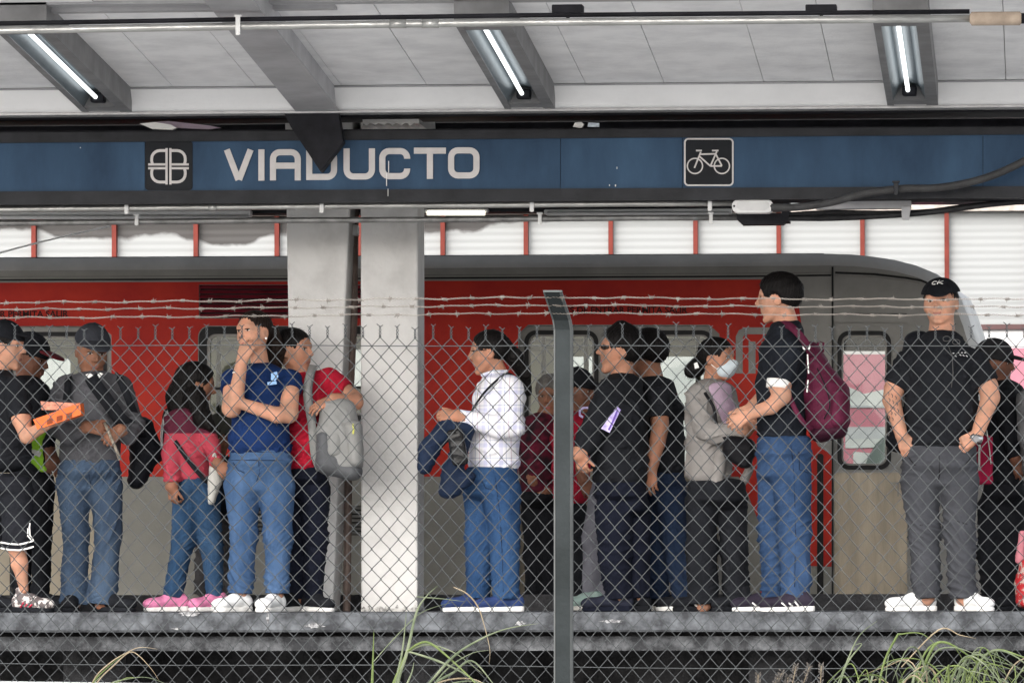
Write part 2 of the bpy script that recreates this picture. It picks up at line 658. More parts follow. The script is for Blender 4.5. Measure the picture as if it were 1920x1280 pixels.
def shoe(parent, ank, yaw, L=.285, mu=None, ms=None, stripes=None, w=1.0, high=False, lift=0.0, name='shoe'):
    """ank: (x, y) of the heel-ankle axis on the platform"""
    yw = R_(yaw)
    f = np.array([math.sin(yw), -math.cos(yw), 0.0])
    s = np.array([f[1], -f[0], 0])
    up = np.array([0, 0, 1.0])
    Rm = np.stack([s, f, up], 1)
    o = np.array([ank[0], ank[1], PZ + lift])

    def W(x, y, z):
        return o + Rm @ np.array([x * w, y * L / .285, z])
    up_prims = [cone(W(0, -.028, .058), W(0, .055, .062), (.036 * w, .036 * w, .036), (.038 * w, .038 * w, .040), .02),
                ell(W(0, -.035, .052), (.036 * w, .040, .046), Rm, .02),
                cone(W(0, .05, .060), W(.004, .150, .046), (.040 * w, .040 * w, .036), (.045 * w, .045 * w, .028), .02),
                ell(W(.003, .158, .043), (.044 * w, .050, .031), Rm, .02),
                cone(W(0, -.012, .07), W(0, -.012, .100 + (.03 if high else 0)), (.035 * w, .035, .03), (.034 * w, .036, .012), .015),
                plane(W(0, 0, .018), -up)]
    so_prims = [cone(W(0, -.040, .013), W(0, .02, .011), (.036 * w, .036 * w, .5), (.036 * w, .036 * w, .5), .02),
                cone(W(0, .02, .011), W(.004, .155, .012), (.036 * w, .036 * w, .5), (.046 * w, .046 * w, .5), .02),
                plane(W(0, 0, .0005), -up), plane(W(0, -.04, .031), up * 1.0 + f * .03)]
    # a thin slab: bound the tall cones by the two planes
    for q in so_prims[:2]:
        q.lo = np.array([min(W(0, -.09, 0)[0], W(0, .22, 0)[0]) - .05, min(W(0, -.09, 0)[1], W(0, .22, 0)[1]) - .05, PZ + lift - .01])
        q.hi = np.array([max(W(0, -.09, 0)[0], W(0, .22, 0)[0]) + .05, max(W(0, -.09, 0)[1], W(0, .22, 0)[1]) + .05, PZ + lift + .05])
    sh = surf(name, up_prims, .0055, mu, parent, relaxn=1)
    surf('sole', so_prims, .005, ms, sh, relaxn=0)
    # laces / stripes
    if stripes is not None:
        mb = MB()
        for i in range(3):
            for sd in (-1, 1):
                y0 = .03 + .03 * i
                pts = [W(sd * .022, y0 + .018, .083 - .012 * i), W(sd * .037, y0 + .004, .06 - .006 * i), W(sd * .0425, y0 - .018, .028)]
                mb.tube(pts, .0052, 5)
        mb.build('side_stripes', stripes, sh, True)
    mb = MB()
    for i in range(4):
        y0 = .045 + .022 * i
        z = .095 - .012 * i
        mb.tube([W(-.022, y0, z - .006), W(0, y0 + .003, z + .003), W(.022, y0, z - .006)], .0028, 4)
    mb.build('laces', ms, sh, True)
    return sh


def person(label, Y, sk, head, torso, arms, legs, top_m, pants_m, hem, hair=None, hat=None, fem=False, neck=.056,
           shoes=(), top_off=0.0, top_fold=.018, top_f=40.0, pants_fold=.007, pants_hem=None, seed=1, group=None,
           pants_top=None, name='person', collar=None, body_h=None, neck_dy=.02, hips=None, lite=False, brow_m=None, wide=1.0):
    HBb = body_h or (HB if not lite else .009)
    HGg = HG if not lite else .011
    s = Y / F
    cx = torso[-1][0]
    root = thing(name, label, 'person', (P(cx, 1148, Y)[0], Y, PZ), group)

    def J(p, dy=0.0):
        return P(p[0], p[1], Y + dy)
    org, Rm, H = head_frame(*head[:3], Y + (head[6] if len(head) > 6 else 0), *head[3:6])
    t0 = torso[0]
    nt = J((t0[0], t0[1] - 6), t0[4] if len(t0) > 4 else 0)
    hp, Wh, Eh = head_prims(org, Rm, H, nt, neck, fem, wide)
    body = list(hp)
    shirt = []
    # torso
    lev = [(J(t, t[4] if len(t) > 4 else 0), t[2] * s, t[3]) for t in torso]
    for (a, ra, da), (b, rb, db) in zip(lev[:-1], lev[1:]):
        shirt.append(cone(a, b, (ra, da, min(ra, da) * .55), (rb, db, min(rb, db) * .55), .035))
        body.append(cone(a, b, (ra - .024, da - .024, .03), (rb - .024, db - .024, .03), .02))
    # shoulders and arms
    hand_list = []
    for a in arms:
        pts = a['p']
        q = [J(p, p[3] if len(p) > 3 else 0) for p in pts]
        r = [p[2] * s for p in pts]
        slv = a.get('slv', 9)
        collar_pt = nt + np.array([0, 0, -.030])
        sh_in = q[0] + (collar_pt - q[0]) * .12
        rs = r[0] + (.004 if slv < 9 else 0)
        shirt.append(cone(collar_pt, sh_in, neck * .98, rs * .85, .05))
        body.append(cone(collar_pt, sh_in, neck * .85, max(.02, rs * .85 - .014), .03))
        for i in range(len(q) - 1):
            if slv > i:
                fr = min(1.0, slv - i)
                e = q[i] + (q[i + 1] - q[i]) * fr
                re = r[i] + (r[i + 1] - r[i]) * fr
                ext = a.get('loose', .010) if slv < 9 and slv <= 1.2 else .003
                shirt.append(cone(q[i], e, r[i] + .005, re + ext, .03 if i == 0 else .02, flat=(fr < 1.0 or i == len(q) - 2)))
            cov = slv > i + .5
            body.append(cone(q[i], q[i + 1], max(.018, r[i] - (.010 if slv > i else 0)), max(.018, r[i + 1] - (.010 if slv > i + 1 else 0)), .012))
        hd = a.get('hand')
        if hd:
            w = q[-1]
            d = hd['d']
            hl = hd.get('L', .175)
            body.append(cone(q[-2] + (w - q[-2]) * .8, w, max(.019, r[-1] - (.006 if slv > 1.5 else 0)), .021 * hl / .18, .012))
            body += hand_prims(w, d, hd.get('n', (0, -1, 0)), hd.get('side', 1), hd.get('curl', 25), hl, hd.get('spread', 1), hd.get('thumb', 45))
    # legs
    pants = []
    hipz = pants_top if pants_top is not None else hem - 8
    if hips is None:
        lt = torso[-1]
        hips = [(lt[0], hipz, lt[2] - 3, lt[3] - .01, lt[4] if len(lt) > 4 else 0)]
    hl_ = [(J(t, t[4] if len(t) > 4 else 0), t[2] * s, t[3]) for t in hips]
    if len(hl_) == 1:
        a = hl_[0]
        hl_.append((a[0] - np.array([0, 0, .06]), a[1] + .004, a[2] + .004))
    tops = []
    for g in legs:
        t = (g['p'] if isinstance(g, dict) else g)[0]
        tops.append((J(t, t[3] if len(t) > 3 else 0), t[2] * s))
    xa = min(q[0] - r for q, r in tops); xb = max(q[0] + r for q, r in tops)
    ya = np.mean([q[1] for q, r in tops]); za = np.mean([q[2] for q, r in tops])
    dpt = max(np.mean([r for q, r in tops]) * 1.05, max(q[1] for q, r in tops) - ya + np.mean([r for q, r in tops]) * .95)
    hl_.append((np.array([(xa + xb) / 2, ya, za + .01]), (xb - xa) / 2 - .002, min(dpt, .17)))
    for (a, ra, da), (b, rb, db) in zip(hl_[:-1], hl_[1:]):
        pants.append(cone(a, b, (ra, da, .03), (rb, db, .05), .04))
        body.append(cone(a, b, (ra - .018, da - .018, .03), (rb - .018, db - .018, .04), .03))
    hzs, kzs = [], []
    for g in legs:
        pts = g['p'] if isinstance(g, dict) else g
        q = [J(p, p[3] if len(p) > 3 else 0) for p in pts]
        r = [p[2] * s for p in pts]
        dep = [(x, max(x * .95, min(.085, x * 1.15)), x) for x in r]
        for i in range(len(q) - 1):
            last = i == len(q) - 2
            pants.append(cone(q[i], q[i + 1], dep[i], dep[i + 1], .03, flat=last))
        bare = isinstance(g, dict) and g.get('bare')
        for i in range(len(q) - 1):
            body.append(cone(q[i], q[i + 1], max(.03, r[i] * .78 - .012), max(.030, r[i + 1] * .62 - .010), .02))
        ankle = np.array([q[-1][0], q[-1][1], PZ + .09])
        if bare:
            kn = q[-1]
            ank = J(bare, bare[3] if len(bare) > 3 else 0)
            body.append(cone(kn + np.array([0, 0, .03]), kn + (ank - kn) * .35, bare[2] * s * 1.75, bare[2] * s * 1.8, .02))
            body.append(cone(kn + (ank - kn) * .35, ank, bare[2] * s * 1.8, bare[2] * s, .02))
        elif q[-1][2] < PZ + .35:
            body.append(cone(q[-1], ankle, .036, .034, .02))
        hzs.append(q[-1][2]); kzs.append(q[len(q) // 2][2])
    obs = {}
    obs['body'] = surf('body', body, HBb, sk, root, relaxn=1)
    # shirt
    hz = P(cx, hem, Y)[2]
    tilt = (collar or {}).get('hem_tilt', 0)
    shirt.append(plane((P(cx, hem, Y)[0], Y, hz), (tilt, 0, -1)))
    wz = lev[-2][0][2]
    def ft(V):
        A = (.4 if lite else 1) * top_fold * (0.6 + 0.7 * np.clip((lev[0][0][2] - V[:, 2]) / .35, 0, 1))
        Rr = V @ np.array([[.72, 0, .69], [0, 1, 0], [-.69, 0, .72]])
        Rl = V @ np.array([[.80, 0, -.60], [0, 1, 0], [.60, 0, .80]])
        return 1.15 * folds(V, A, seed, top_f, .9) + .9 * folds(Rr, A, seed + 7, top_f * .8, .5) + .9 * folds(Rl, A, seed + 9, top_f * 1.05, .6)
    obs['top'] = surf('top_garment', shirt, HGg, top_m, root, ft, 1)
    # trousers
    hemz, kneez = np.mean(hzs), np.mean(kzs)
    def fp(V):
        z = V[:, 2]
        A = .25 + 1.0 * np.exp(-((z - hemz - .07) / .09) ** 2) + .8 * np.exp(-((z - kneez) / .10) ** 2) + .5 * np.exp(-((z - hl_[1][0][2] + .02) / .06) ** 2)
        return folds(V, 1.9 * pants_fold * A, seed + 50, 52.0, 1.3)
    obs['pants'] = surf('trousers', pants, HGg, pants_m, root, fp, 1)
    # face details
    if abs(head[3]) < 115 and not lite or (head[3] > -115 and head[3] < 115 and lite):
        fh = .0026
        fp_ = hp[:-1]
        for sd in (-1, 1):
            vis = (Rm @ np.array([sd * .8, .6, 0]))[1] < .35
            if not vis:
                continue
            surf('eye', fp_, fh, M_EYE, root, relaxn=0, patch=[Eh((sd * .130, .34, .540), (.060, .09, .022), .002)], off=.0014)
            e = surf('eye', fp_, fh * .9, M_IRIS, root, relaxn=0, patch=[Eh((sd * .132, .34, .541), (.029, .10, .025), .002)], off=.0030)
            if e:
                e.name = 'iris'
            surf('eyelid', fp_, fh, M_LASH, root, relaxn=0, patch=[Eh((sd * .132, .34, .566), (.070, .10, .013), .002)], off=.0036)
            surf('eyebrow', fp_, fh, brow_m or M_HAIR, root, relaxn=0, patch=[cone(Wh(sd * .06, .34, .620), Wh(sd * .14, .34, .643), .019 * H, .020 * H, .003),
                 cone(Wh(sd * .14, .34, .643), Wh(sd * .215, .27, .622), .020 * H, .010 * H, .003)], off=.0025)
        surf('mouth', fp_, fh, M_LIPF if fem else M_LIP, root, relaxn=0,
             patch=[cone(Wh(-.075, .36, .268), Wh(.075, .36, .268), .020 * H, None, .002), cone(Wh(-.055, .36, .240), Wh(.055, .36, .240), .024 * H, None, .004)], off=.0016)
        for sd in (-1, 1):
            surf('nostril', fp_, .0022, M_LASH, root, relaxn=0, patch=[Eh((sd * .035, .46, .372), (.022, .05, .014), .002)], off=.0016)
        surf('mouth_line', fp_, .0022, M_LASH, root, relaxn=0, patch=[cone(Wh(-.085, .36, .262), Wh(.085, .36, .262), .009 * H, None, .002)], off=.0022)
    # hair
    if hair:
        st = hair.get('style', 'short')
        vol = hair.get('vol', .04)
        L = [Eh((0, -.06, .64), (.33 + vol, .42 + vol, .37 + vol))]
        if st == 'short':
            L += [Eh((0, .50, .38), (.36, .36, .44), .03, -1), Eh((.40, .06, .36), (.14, .17, .27), .02, -1),
                  Eh((-.40, .06, .36), (.14, .17, .27), .02, -1), plane(Wh(0, -.2, .36), Rm @ np.array([0, .45, -1.0])) ]
        else:
            L += [Eh((0, .50, .42), (.34, .34, .40), .03, -1), Eh((.40, .10, .36), (.13, .18, .25), .02, -1),
                  Eh((-.40, .10, .36), (.13, .18, .25), .02, -1), plane(Wh(0, -.2, .28), Rm @ np.array([0, .3, -1.0]))]
        if st == 'fringe':
            L += [Eh((0, .30, .86), (.26, .14, .11), .03)]
        for ch in hair.get('chains', ()):
            q = [J(p, p[3] if len(p) > 3 else 0) for p in ch]
            for i in range(len(q) - 1):
                L.append(cone(q[i], q[i + 1], ch[i][2] * s, ch[i + 1][2] * s, .025))
        order = [p for p in L if p.op != 0] + [p for p in L if p.op == 0] if not hair.get('chains') else \
            [L[0]] + [p for p in L[1:] if p.op == -1] + [p for p in L if p.op == 0] + [p for p in L[1:] if p.op == 1]
        def fh_(V):
            q = (V - org) @ Rm / H
            a = np.arctan2(q[:, 0], q[:, 1] + .2)
            return .0018 * (np.sin(38 * a + 9 * q[:, 2] + 3 * np.sin(5 * q[:, 2] + seed)) + .6 * np.sin(71 * a + 13 * np.sin(4 * q[:, 2])) + .8 * np.sin(23 * q[:, 2] + 7 * q[:, 1]) * (st == 'short'))
        obs['hair'] = surf('hair', order, .0055, hair.get('m', M_HAIR), root, fh_, 1)
        if obs['hair'] and not lite:
            me = obs['hair'].data
            vc = np.empty(len(me.vertices) * 3, dtype=np.float32); me.vertices.foreach_get('co', vc); vc = vc.reshape(-1, 3).astype(float)
            rg_ = np.random.default_rng(seed)
            mb_ = MB(); oo = np.array(root.location) + 0.0
            cen = org + Rm @ (np.array([0, -.05, .6]) * H) - oo
            for ii in rg_.choice(len(vc), 130, replace=False):
                v = vc[ii]; o_ = v - cen; nl = np.linalg.norm(o_) + 1e-6; o_ /= nl
                tn = np.array([0, 0, -1.0]) + rg_.normal(0, .45, 3); tn -= o_ * (tn @ o_); tn /= np.linalg.norm(tn) + 1e-6
                ln = rg_.uniform(.012, .028) * (1 if st == 'short' else 1.6)
                k_ = rg_.uniform(.08, .30)
                mb_.tube([v + oo - o_ * .002, v + oo + tn * ln * .5 + o_ * ln * k_ * .5, v + oo + tn * ln + o_ * ln * k_ * .8], [.0013, .0011, .0004], 3, cap=False)
            tag(mb_.build('strands', hair.get('m', M_HAIR), obs['hair']), kind='stuff')
    if hat:
        m = hat['m']
        hv = hat.get('vol', .065)
        zc = hat.get('z', .68)
        tl = hat.get('tilt', .18)
        cr = surf('cap', [Eh((0, -.05, .66), (.33 + hv, .42 + hv, .40 + hv), .02), plane(Wh(0, 0, zc), Rm @ np.array([0, -tl, -1.0]))], .006, m, root,
                  lambda V: folds(V, .0015, seed, 60), 1)
        by = hat.get('brim_yaw', 0)
        vt = hat.get('vt', .16)
        cb, sb_ = math.cos(R_(by)), math.sin(R_(by))
        c = np.array([sb_ * .50, cb * .50 - .03, zc + .065 - hat.get('droop', 0)])
        Rb = Rm @ np.array([[cb, sb_, 0], [-sb_, cb, 0], [0, 0, 1]]) @ np.array([[1, 0, 0], [0, math.cos(vt), math.sin(vt)], [0, -math.sin(vt), math.cos(vt)]])
        surf('cap_visor', [ell(Wh(*c), np.array([.29, .36, .06]) * H, Rb, .01), ell(Wh(c[0], c[1], c[2] - .115), np.array([.36, .46, .085]) * H, Rb, .006, -1)], .0045, hat.get('bm', m), cr, relaxn=1)
        mb = MB()
        mb.tube([Wh(0, -.05, 1.115), Wh(0, -.05, 1.14)], .007, 8)
        mb.build('cap_button', m, cr)
    for sh in shoes:
        x, dy, yaw = sh[0], sh[1], sh[2]
        kw = dict(sh[3]) if len(sh) > 3 else {}
        pt = P(x, 1146, Y + dy)
        shoe(root, (pt[0], Y + dy), yaw, **kw)
    obs['shirt'] = shirt
    obs['pz'] = pants
    obs['root'], obs['W'], obs['H'], obs['J'], obs['Rm'], obs['hp'] = root, Wh, H, J, Rm, hp
    return obs


M_HAIR = mat('black_hair', (.007, .006, .006), .5, 0, .5, 30, .35, 260, spec=.12, stretch=(3, 3, .5))
M_HAIRB = mat('dark_brown_hair', (.016, .010, .008), .5, 0, .5, 30, .35, 260, spec=.12, stretch=(3, 3, .5))
M_HAIRG = mat('grey_hair', (.16, .15, .14), .6, 0, .4, 30, .5, 260, stretch=(3, 3, .5))
M_EYE = mat('eye_white', (.55, .52, .48), .35, 0, .05)
M_IRIS = mat('iris_brown', (.02, .012, .008), .25, 0, .05)
M_LASH = mat('dark_lash', (.035, .018, .014), .6, 0, .1)
M_LIP = mat('lip', (.27, .11, .085), .45, 0, .1)
M_LIPF = mat('lip_rose', (.34, .10, .09), .4, 0, .1)
S_FAIR = skin('skin_light', (.50, .285, .20))
S_TAN = skin('skin_tan', (.40, .215, .145))
S_BRN = skin('skin_brown', (.27, .14, .092))
S_DRK = skin('skin_deep_brown', (.17, .085, .058))
K_BLACK = cloth('black_cotton', (.012, .013, .016))
K_BLACK2 = cloth('faded_black_cotton', (.011, .013, .018))
K_NAVYP = cloth('navy_black_trouser', (.0075, .009, .017))
K_WHITE = mat('white_rubber', (.78, .77, .75), .55, 0, .06, 12, .1)
K_WHITEL = mat('white_leather', (.80, .80, .80), .5, 0, .05, 12, .12, 60)
D_MID = denim('mid_blue_denim', (.036, .080, .175), (.095, .165, .30))
D_DEEP = denim('deep_blue_denim', (.017, .048, .125), (.048, .105, .22))
D_DARK = denim('dark_indigo_denim', (.010, .016, .035), (.020, .035, .07))
D_GREY = denim('washed_grey_blue_denim', (.04, .062, .105), (.085, .13, .20))


def seam(ob, prims, name, lines, m, Y, r=.0022, off=.0025, dy=-.12):
    """thin stitched lines following a garment"""
    for ln in lines:
        q = [P(x, y, Y + dy) for x, y in ln]
        # long in depth so that the line is cut by the cloth wherever that is
        reg = [cone(a, b, (r, .14, r), (r, .14, r), .001) for a, b in zip(q[:-1], q[1:])]
        surf(name, prims, .0032, m, ob, relaxn=0, patch=reg, off=off)
# ------------------------------------------------------------------ the place
YF = 26.4                     # fence
YE = 33.0                     # near edge of the platform
YT = 36.8                     # side of the train
YW = 44.0                     # wall of the far platform
X0, X1 = -7.5, 2.0


def concrete(name, c1, c2, sc=6, thr=(.42, .62), bump=.6, rough=.9, stretch=None):
    return mat(name, c1, rough, 0, 0, sc, bump, 45, c2, thr=thr, detail=9, spec=.3, stretch=stretch)


M_GROUND = concrete('ground_concrete', (.30, .30, .29), (.42, .42, .41), 1.5)
M_PLAT = concrete('platform_concrete', (.20, .20, .20), (.34, .34, .34), 3)
M_COPE = concrete('mottled_coping', (.040, .042, .047), (.15, .16, .175), 9, (.40, .66))
M_COPE2 = concrete('dark_mottled_beam', (.03, .031, .034), (.15, .155, .165), 9, (.42, .70))
M_VOID = concrete('shaded_underside', (.016, .016, .018), (.05, .05, .054), 4)  # shade under platform and train put into a near-black colour
M_CEIL = concrete('painted_soffit', (.70, .70, .72), (.88, .88, .895), 3.5, (.30, .60), .35, .7)
M_GUT = concrete('painted_fascia', (.80, .80, .81), (.88, .88, .89), 2.2, (.35, .65), .15, .6)
M_STEEL = mat('grey_painted_steel', (.36, .36, .375), .5, 0, .18, 3, .1, 30, detail=8)
M_STEELD = mat('dark_painted_steel', (.024, .025, .029), .5, 0, .35, 5, .2, 30, detail=8)
M_RAFT = mat('light_grey_rafter', (.46, .46, .48), .45, 0, .22, 3.5, .1, 30, detail=8)
M_BLACKST = mat('black_steel', (.014, .014, .018), .6, 0, .5, 6, .3, 30, detail=8)  # near-black for roof underside, ridge beam and small fittings
M_COL = concrete('column_paint', (.50, .49, .48), (.64, .63, .62), 3.5, (.28, .52), .35, .8)
M_PIPE = mat('galvanised_pipe', (.42, .42, .41), .38, .75, .25, 9, .15, 60, detail=8, stretch=(.6, 3, 3))
M_PIPED = mat('dull_conduit', (.22, .22, .22), .45, .5, .4, 9, .15, 60, detail=8)
M_BLUE = mat('blue_sign_panel', (.020, .050, .105), .6, 0, .35, 2.4, .06, 120, (.052, .108, .190), detail=11, spec=.2, thr=(.28, .74), stretch=(1, 1, .35))
M_SIGNK = mat('black_sign_panel', (.009, .011, .015), .5, 0, .25, 5, .05, 80)
M_LET = mat('off_white_lettering', (.60, .57, .56), .6, 0, .06, 12)
M_TUBE = mat('lit_tube', (.95, .99, 1.0), .4, 0, 0, emit=0.85)
M_TUBEY = mat('lit_warm_tube', (1.0, .97, .80), .4, 0, 0, emit=1.8)
M_REFL = mat('lamp_reflector', (.16, .19, .21), .35, .5, .1, 6)
M_WHITEB = mat('white_enamel', (.70, .70, .70), .4, 0, .08, 6)

# ground
gm = MB()
gm.box((-600, -40, -.3), (600, 24, 0))
gm.build('ground', M_GROUND, loc=(0, 0, 0))['kind'] = 'structure'
gm = MB()
gm.raw([(-600, 24.0, 0), (600, 24.0, 0), (600, 25.4, .86), (-600, 25.4, .86), (600, 27.6, .9), (-600, 27.6, .9), (600, 30.5, .2), (-600, 30.5, .2), (600, 600, .19), (-600, 600, .19)],
       [(0, 1, 2, 3), (3, 2, 4, 5), (5, 4, 6, 7), (7, 6, 8, 9)])
gm.build('embankment', M_GROUND, loc=(0, 26, 0))['kind'] = 'structure'
# low kerb wall under the fence at left
kb = MB()
a, b = P(-350, 1272, YF), P(336, 1281.5, YF)
kb.hexa([(a[0], YF - .12, .7), (b[0], YF - .12, .7), (b[0], YF - .12, b[2]), (a[0], YF - .12, a[2]),
         (a[0], YF + .14, .7), (b[0], YF + .14, .7), (b[0], YF + .14, b[2]), (a[0], YF + .14, a[2])])
tag(kb.build('kerb_wall', concrete('pale_kerb', (.42, .42, .42), (.60, .60, .60), 8), loc=((a[0] + b[0]) / 2, YF, .8)),
    'pale concrete kerb running under the fence at the bottom left', 'kerb')

# platform
pl = thing('platform', None, None, (-3, YE, .2))
pl['kind'] = 'structure'
PX0, PX1 = -14, 8
mb = MB(); zc = P(960, 1184, YE)[2]
mb.box((PX0, YE, zc), (PX1, YT - .12, PZ), .012)
o = mb.build('coping', M_COPE, pl)
mb = MB(); za, zb = P(960, 1192, YE + .12)[2], P(960, 1219, YE + .12)[2]
mb.box((PX0, YE + .12, zb), (PX1, YE + .5, za - .001))
mb.build('edge_beam', M_COPE2, pl)
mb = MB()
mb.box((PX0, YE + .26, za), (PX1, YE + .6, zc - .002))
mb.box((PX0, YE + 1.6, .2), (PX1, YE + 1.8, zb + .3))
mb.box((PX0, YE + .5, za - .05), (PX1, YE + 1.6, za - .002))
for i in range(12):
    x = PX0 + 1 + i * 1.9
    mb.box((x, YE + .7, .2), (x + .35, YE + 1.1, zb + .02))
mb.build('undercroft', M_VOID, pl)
# blotches of lime and bird droppings on the coping face
mb = MB()
for px, py, w, h in ((355, 1150, 36, 9), (502, 1158, 5, 20), (590, 1172, 34, 9), (975, 1168, 18, 9), (1148, 1164, 40, 6), (330, 1178, 16, 4)):
    n = 16
    mb.pprism([(px + w / 2 * (1 + .35 * math.sin(5 * t + px)) * math.cos(t), py + h / 2 * (1 + .35 * math.cos(7 * t + px)) * math.sin(t)) for t in [2 * math.pi * i / n for i in range(n)]], YE - .003, .002)
mb.build('lime_stain', concrete('lime_stain', (.10, .10, .105), (.42, .42, .43), 40), pl)

# columns ------------------------------------------------------
def column(label, q, Y, d, zt):
    """q: px at top-left, top-right, bottom-right, bottom-left"""
    (xa, ya), (xb, yb), (xc, yc), (xd, yd) = q
    A, B, Cc, D = P(xa, ya, Y), P(xb, yb, Y), P(xc, yc, Y), P(xd, yd, Y)
    Cc[2] = D[2] = PZ + .001
    t = (zt - A[2]) / (A[2] - D[2])
    A2 = A + (A - D) * t; B2 = B + (B - Cc) * t
    mb = MB()
    mb.hexa([D, Cc, B2, A2, D + (0, d, 0), Cc + (0, d, 0), B2 + (0, d, 0), A2 + (0, d, 0)])
    root = thing('column', label, 'column', ((D[0] + Cc[0]) / 2, Y, PZ))
    o = mb.build('shaft', M_COL, root)
    bv = o.modifiers.new('b', 'BEVEL'); bv.width = .012; bv.segments = 2; bv.limit_method = 'ANGLE'
    # chipped, dirty foot
    m2 = MB()
    n = 22
    top = [(xd + (xc - xd) * i / n, 1148 - 7 - 9 * abs(math.sin(i * 1.7)) * abs(math.cos(i * .9))) for i in range(n + 1)]
    m2.pprism(top + [(xc, 1148.5), (xd, 1148.5)], Y - .003, .002)
    m2.build('scuffed_foot', concrete('scuffed_foot', (.16, .155, .15), (.55, .54, .52), 30, (.40, .56)), root)
    return root


ROOFZ = 4.12
col1 = column('left one of the two pale concrete columns, behind the man in red', [(537, 400), (655, 400), (624, 1148), (549, 1148)], 33.95, .36, ROOFZ)
col2 = column('right one of the two pale concrete columns, standing clear of people', [(676, 400), (784, 400), (783, 1148), (677, 1148)], 33.95, .36, ROOFZ)
mb = MB()
mb.tube([P(667, 260, 34.25), P(663, 600, 34.25), P(655, 760, 34.25), P(650, 1148, 34.25)], .022, 10)  # brown tube stands for the shaded right face of the left column
tag(mb.build('column_side_shade', mat('brown_side_shade', (.17, .13, .115), .6, .2, .25, 14), loc=P(655, 1146, 34.25)), 'brown tube drawn for the shaded right side of the left pale column', 'pipe')
# small junction plates on the right flank of column one
mb = MB()
a = P(662, 432, 34.2)
mb.box(a - (.03, .05, .03), a + (.03, .05, .03), .006)
tag(mb.build('switch_box', M_WHITEB, loc=a), 'small grey switch box high between the columns', 'box')

# canopy ------------------------------------------------------
can = thing('station_canopy', 'grey painted station canopy with panelled soffit and steel rafters', 'canopy', (-3, 33, 3.9))
YB = 32.55                                     # soffit meets the fascia
SL = .0705                                     # the soffit climbs towards the road
A0 = P(0, 163, YB)[2]; A1 = P(1920, 152.5, YB)[2]
zs = lambda Y: (A0 + A1) / 2 + SL * (YB - Y)
VX = 990.0 / F                                  # nothing: rows run straight away from the camera
YN = 28.2
xl, xr = -9, 2.6
mb = MB()
seams = [(-120, 0), (122, 0), (280, 0), (445, 0), (600, 0), (757, 0), (918, 0), (1080, 0), (1236, 0), (1395, 0), (1560, 0), (1722, 0), (1888, 0), (2040, 0)]
# seam positions measured where the seam meets the fascia line y=155
sx = [P(x, 157, YB)[0] for x in (-20, 145, 325, 480, 640, 800, 953, 1098, 1245, 1432, 1563, 1722, 1886, 2040)]
sx = [xl] + sx + [xr]
for i in range(len(sx) - 1):
    a, b = sx[i] + .0018, sx[i + 1] - .0018
    dz = .006 * math.sin(i * 2.3)
    mb.hexa([(a, YN, zs(YN) + dz), (b, YN, zs(YN) + dz * .5), (b, YN, zs(YN) + .06), (a, YN, zs(YN) + .06),
             (a, YB, zs(YB)), (b, YB, zs(YB)), (b, YB, zs(YB) + .06), (a, YB, zs(YB) + .06)])
mb.build('soffit_panels', M_CEIL, can)
mb = MB()
mb.hexa([(xl, YN, zs(YN) + .075), (xr, YN, zs(YN) + .075), (xr, YN, zs(YN) + .16), (xl, YN, zs(YN) + .16),
         (xl, YT + .2, ROOFZ + .02), (xr, YT + .2, ROOFZ + .02), (xr, YT + .2, ROOFZ + .3), (xl, YT + .2, ROOFZ + .3)])
mb.build('roof_deck', M_BLACKST, can)
mb = MB()                                      # cream trim line and fascia below it
zf = P(960, 203, YB + .02)[2]
mb.hexa([(xl, YB + .10, zf), (xr, YB + .10, zf), (xr, YB, zs(YB) - .012), (xl, YB, zs(YB) - .012),
         (xl, YB + .2, zf), (xr, YB + .2, zf), (xr, YB + .2, zs(YB) + .05), (xl, YB + .2, zs(YB) + .05)])
mb.build('fascia', M_GUT, can)
mb = MB()
mb.box((xl, YB - .012, zs(YB) - .012), (xr, YB + .02, zs(YB) - .002))
mb.build('trim_bead', M_STEEL, can)
mb = MB()
mb.box((xl, YB + .085, zf - .012), (xr, YB + .25, zf))
mb.build('lip', mat('lip_aluminium', (.45, .45, .46), .4, .4, .2, 8), can)
mb = MB()                                      # front purlin across the top of the picture
za = P(960, 13, 29.9)[2]
mb.hexa([(xl, 29.9, za - .02), (P(628, 13, 29.9)[0], 29.9, za), (P(628, 13, 29.9)[0], 29.9, za + .2), (xl, 29.9, za + .18),
         (xl, 30.0, za - .02), (P(628, 13, 29.9)[0], 30.0, za), (P(628, 13, 29.9)[0], 30.0, za + .2), (xl, 30.0, za + .18)])
mb.box((xl, 29.75, za + .018), (xr, 29.88, za + .035))
mb.build('purlin', M_STEEL, can)
mb = MB()                                      # dark steel behind the lip
mb.box((xl, 34.0 + .4, 3.74), (xr, 34.6, ROOFZ - .02))
mb.box((xl, YB + .3, ROOFZ - .1), (xr, YB + .7, ROOFZ - .01))
mb.build('ridge_beam', M_BLACKST, can)


def slopebox(xc0, w, ya, yb, dz0, dz1, m, name, skew=0.0):
    """box hanging under the soffit from depth ya to yb"""
    mb = MB()
    xa, xb = xc0 - w / 2, xc0 + w / 2
    mb.hexa([(xa, ya, zs(ya) - dz1), (xb, ya, zs(ya) - dz1), (xb, ya, zs(ya) - dz0), (xa, ya, zs(ya) - dz0),
             (xa, yb, zs(yb) - dz1), (xb, yb, zs(yb) - dz1), (xb, yb, zs(yb) - dz0), (xa, yb, zs(yb) - dz0)])
    return mb.build(name, m, can)


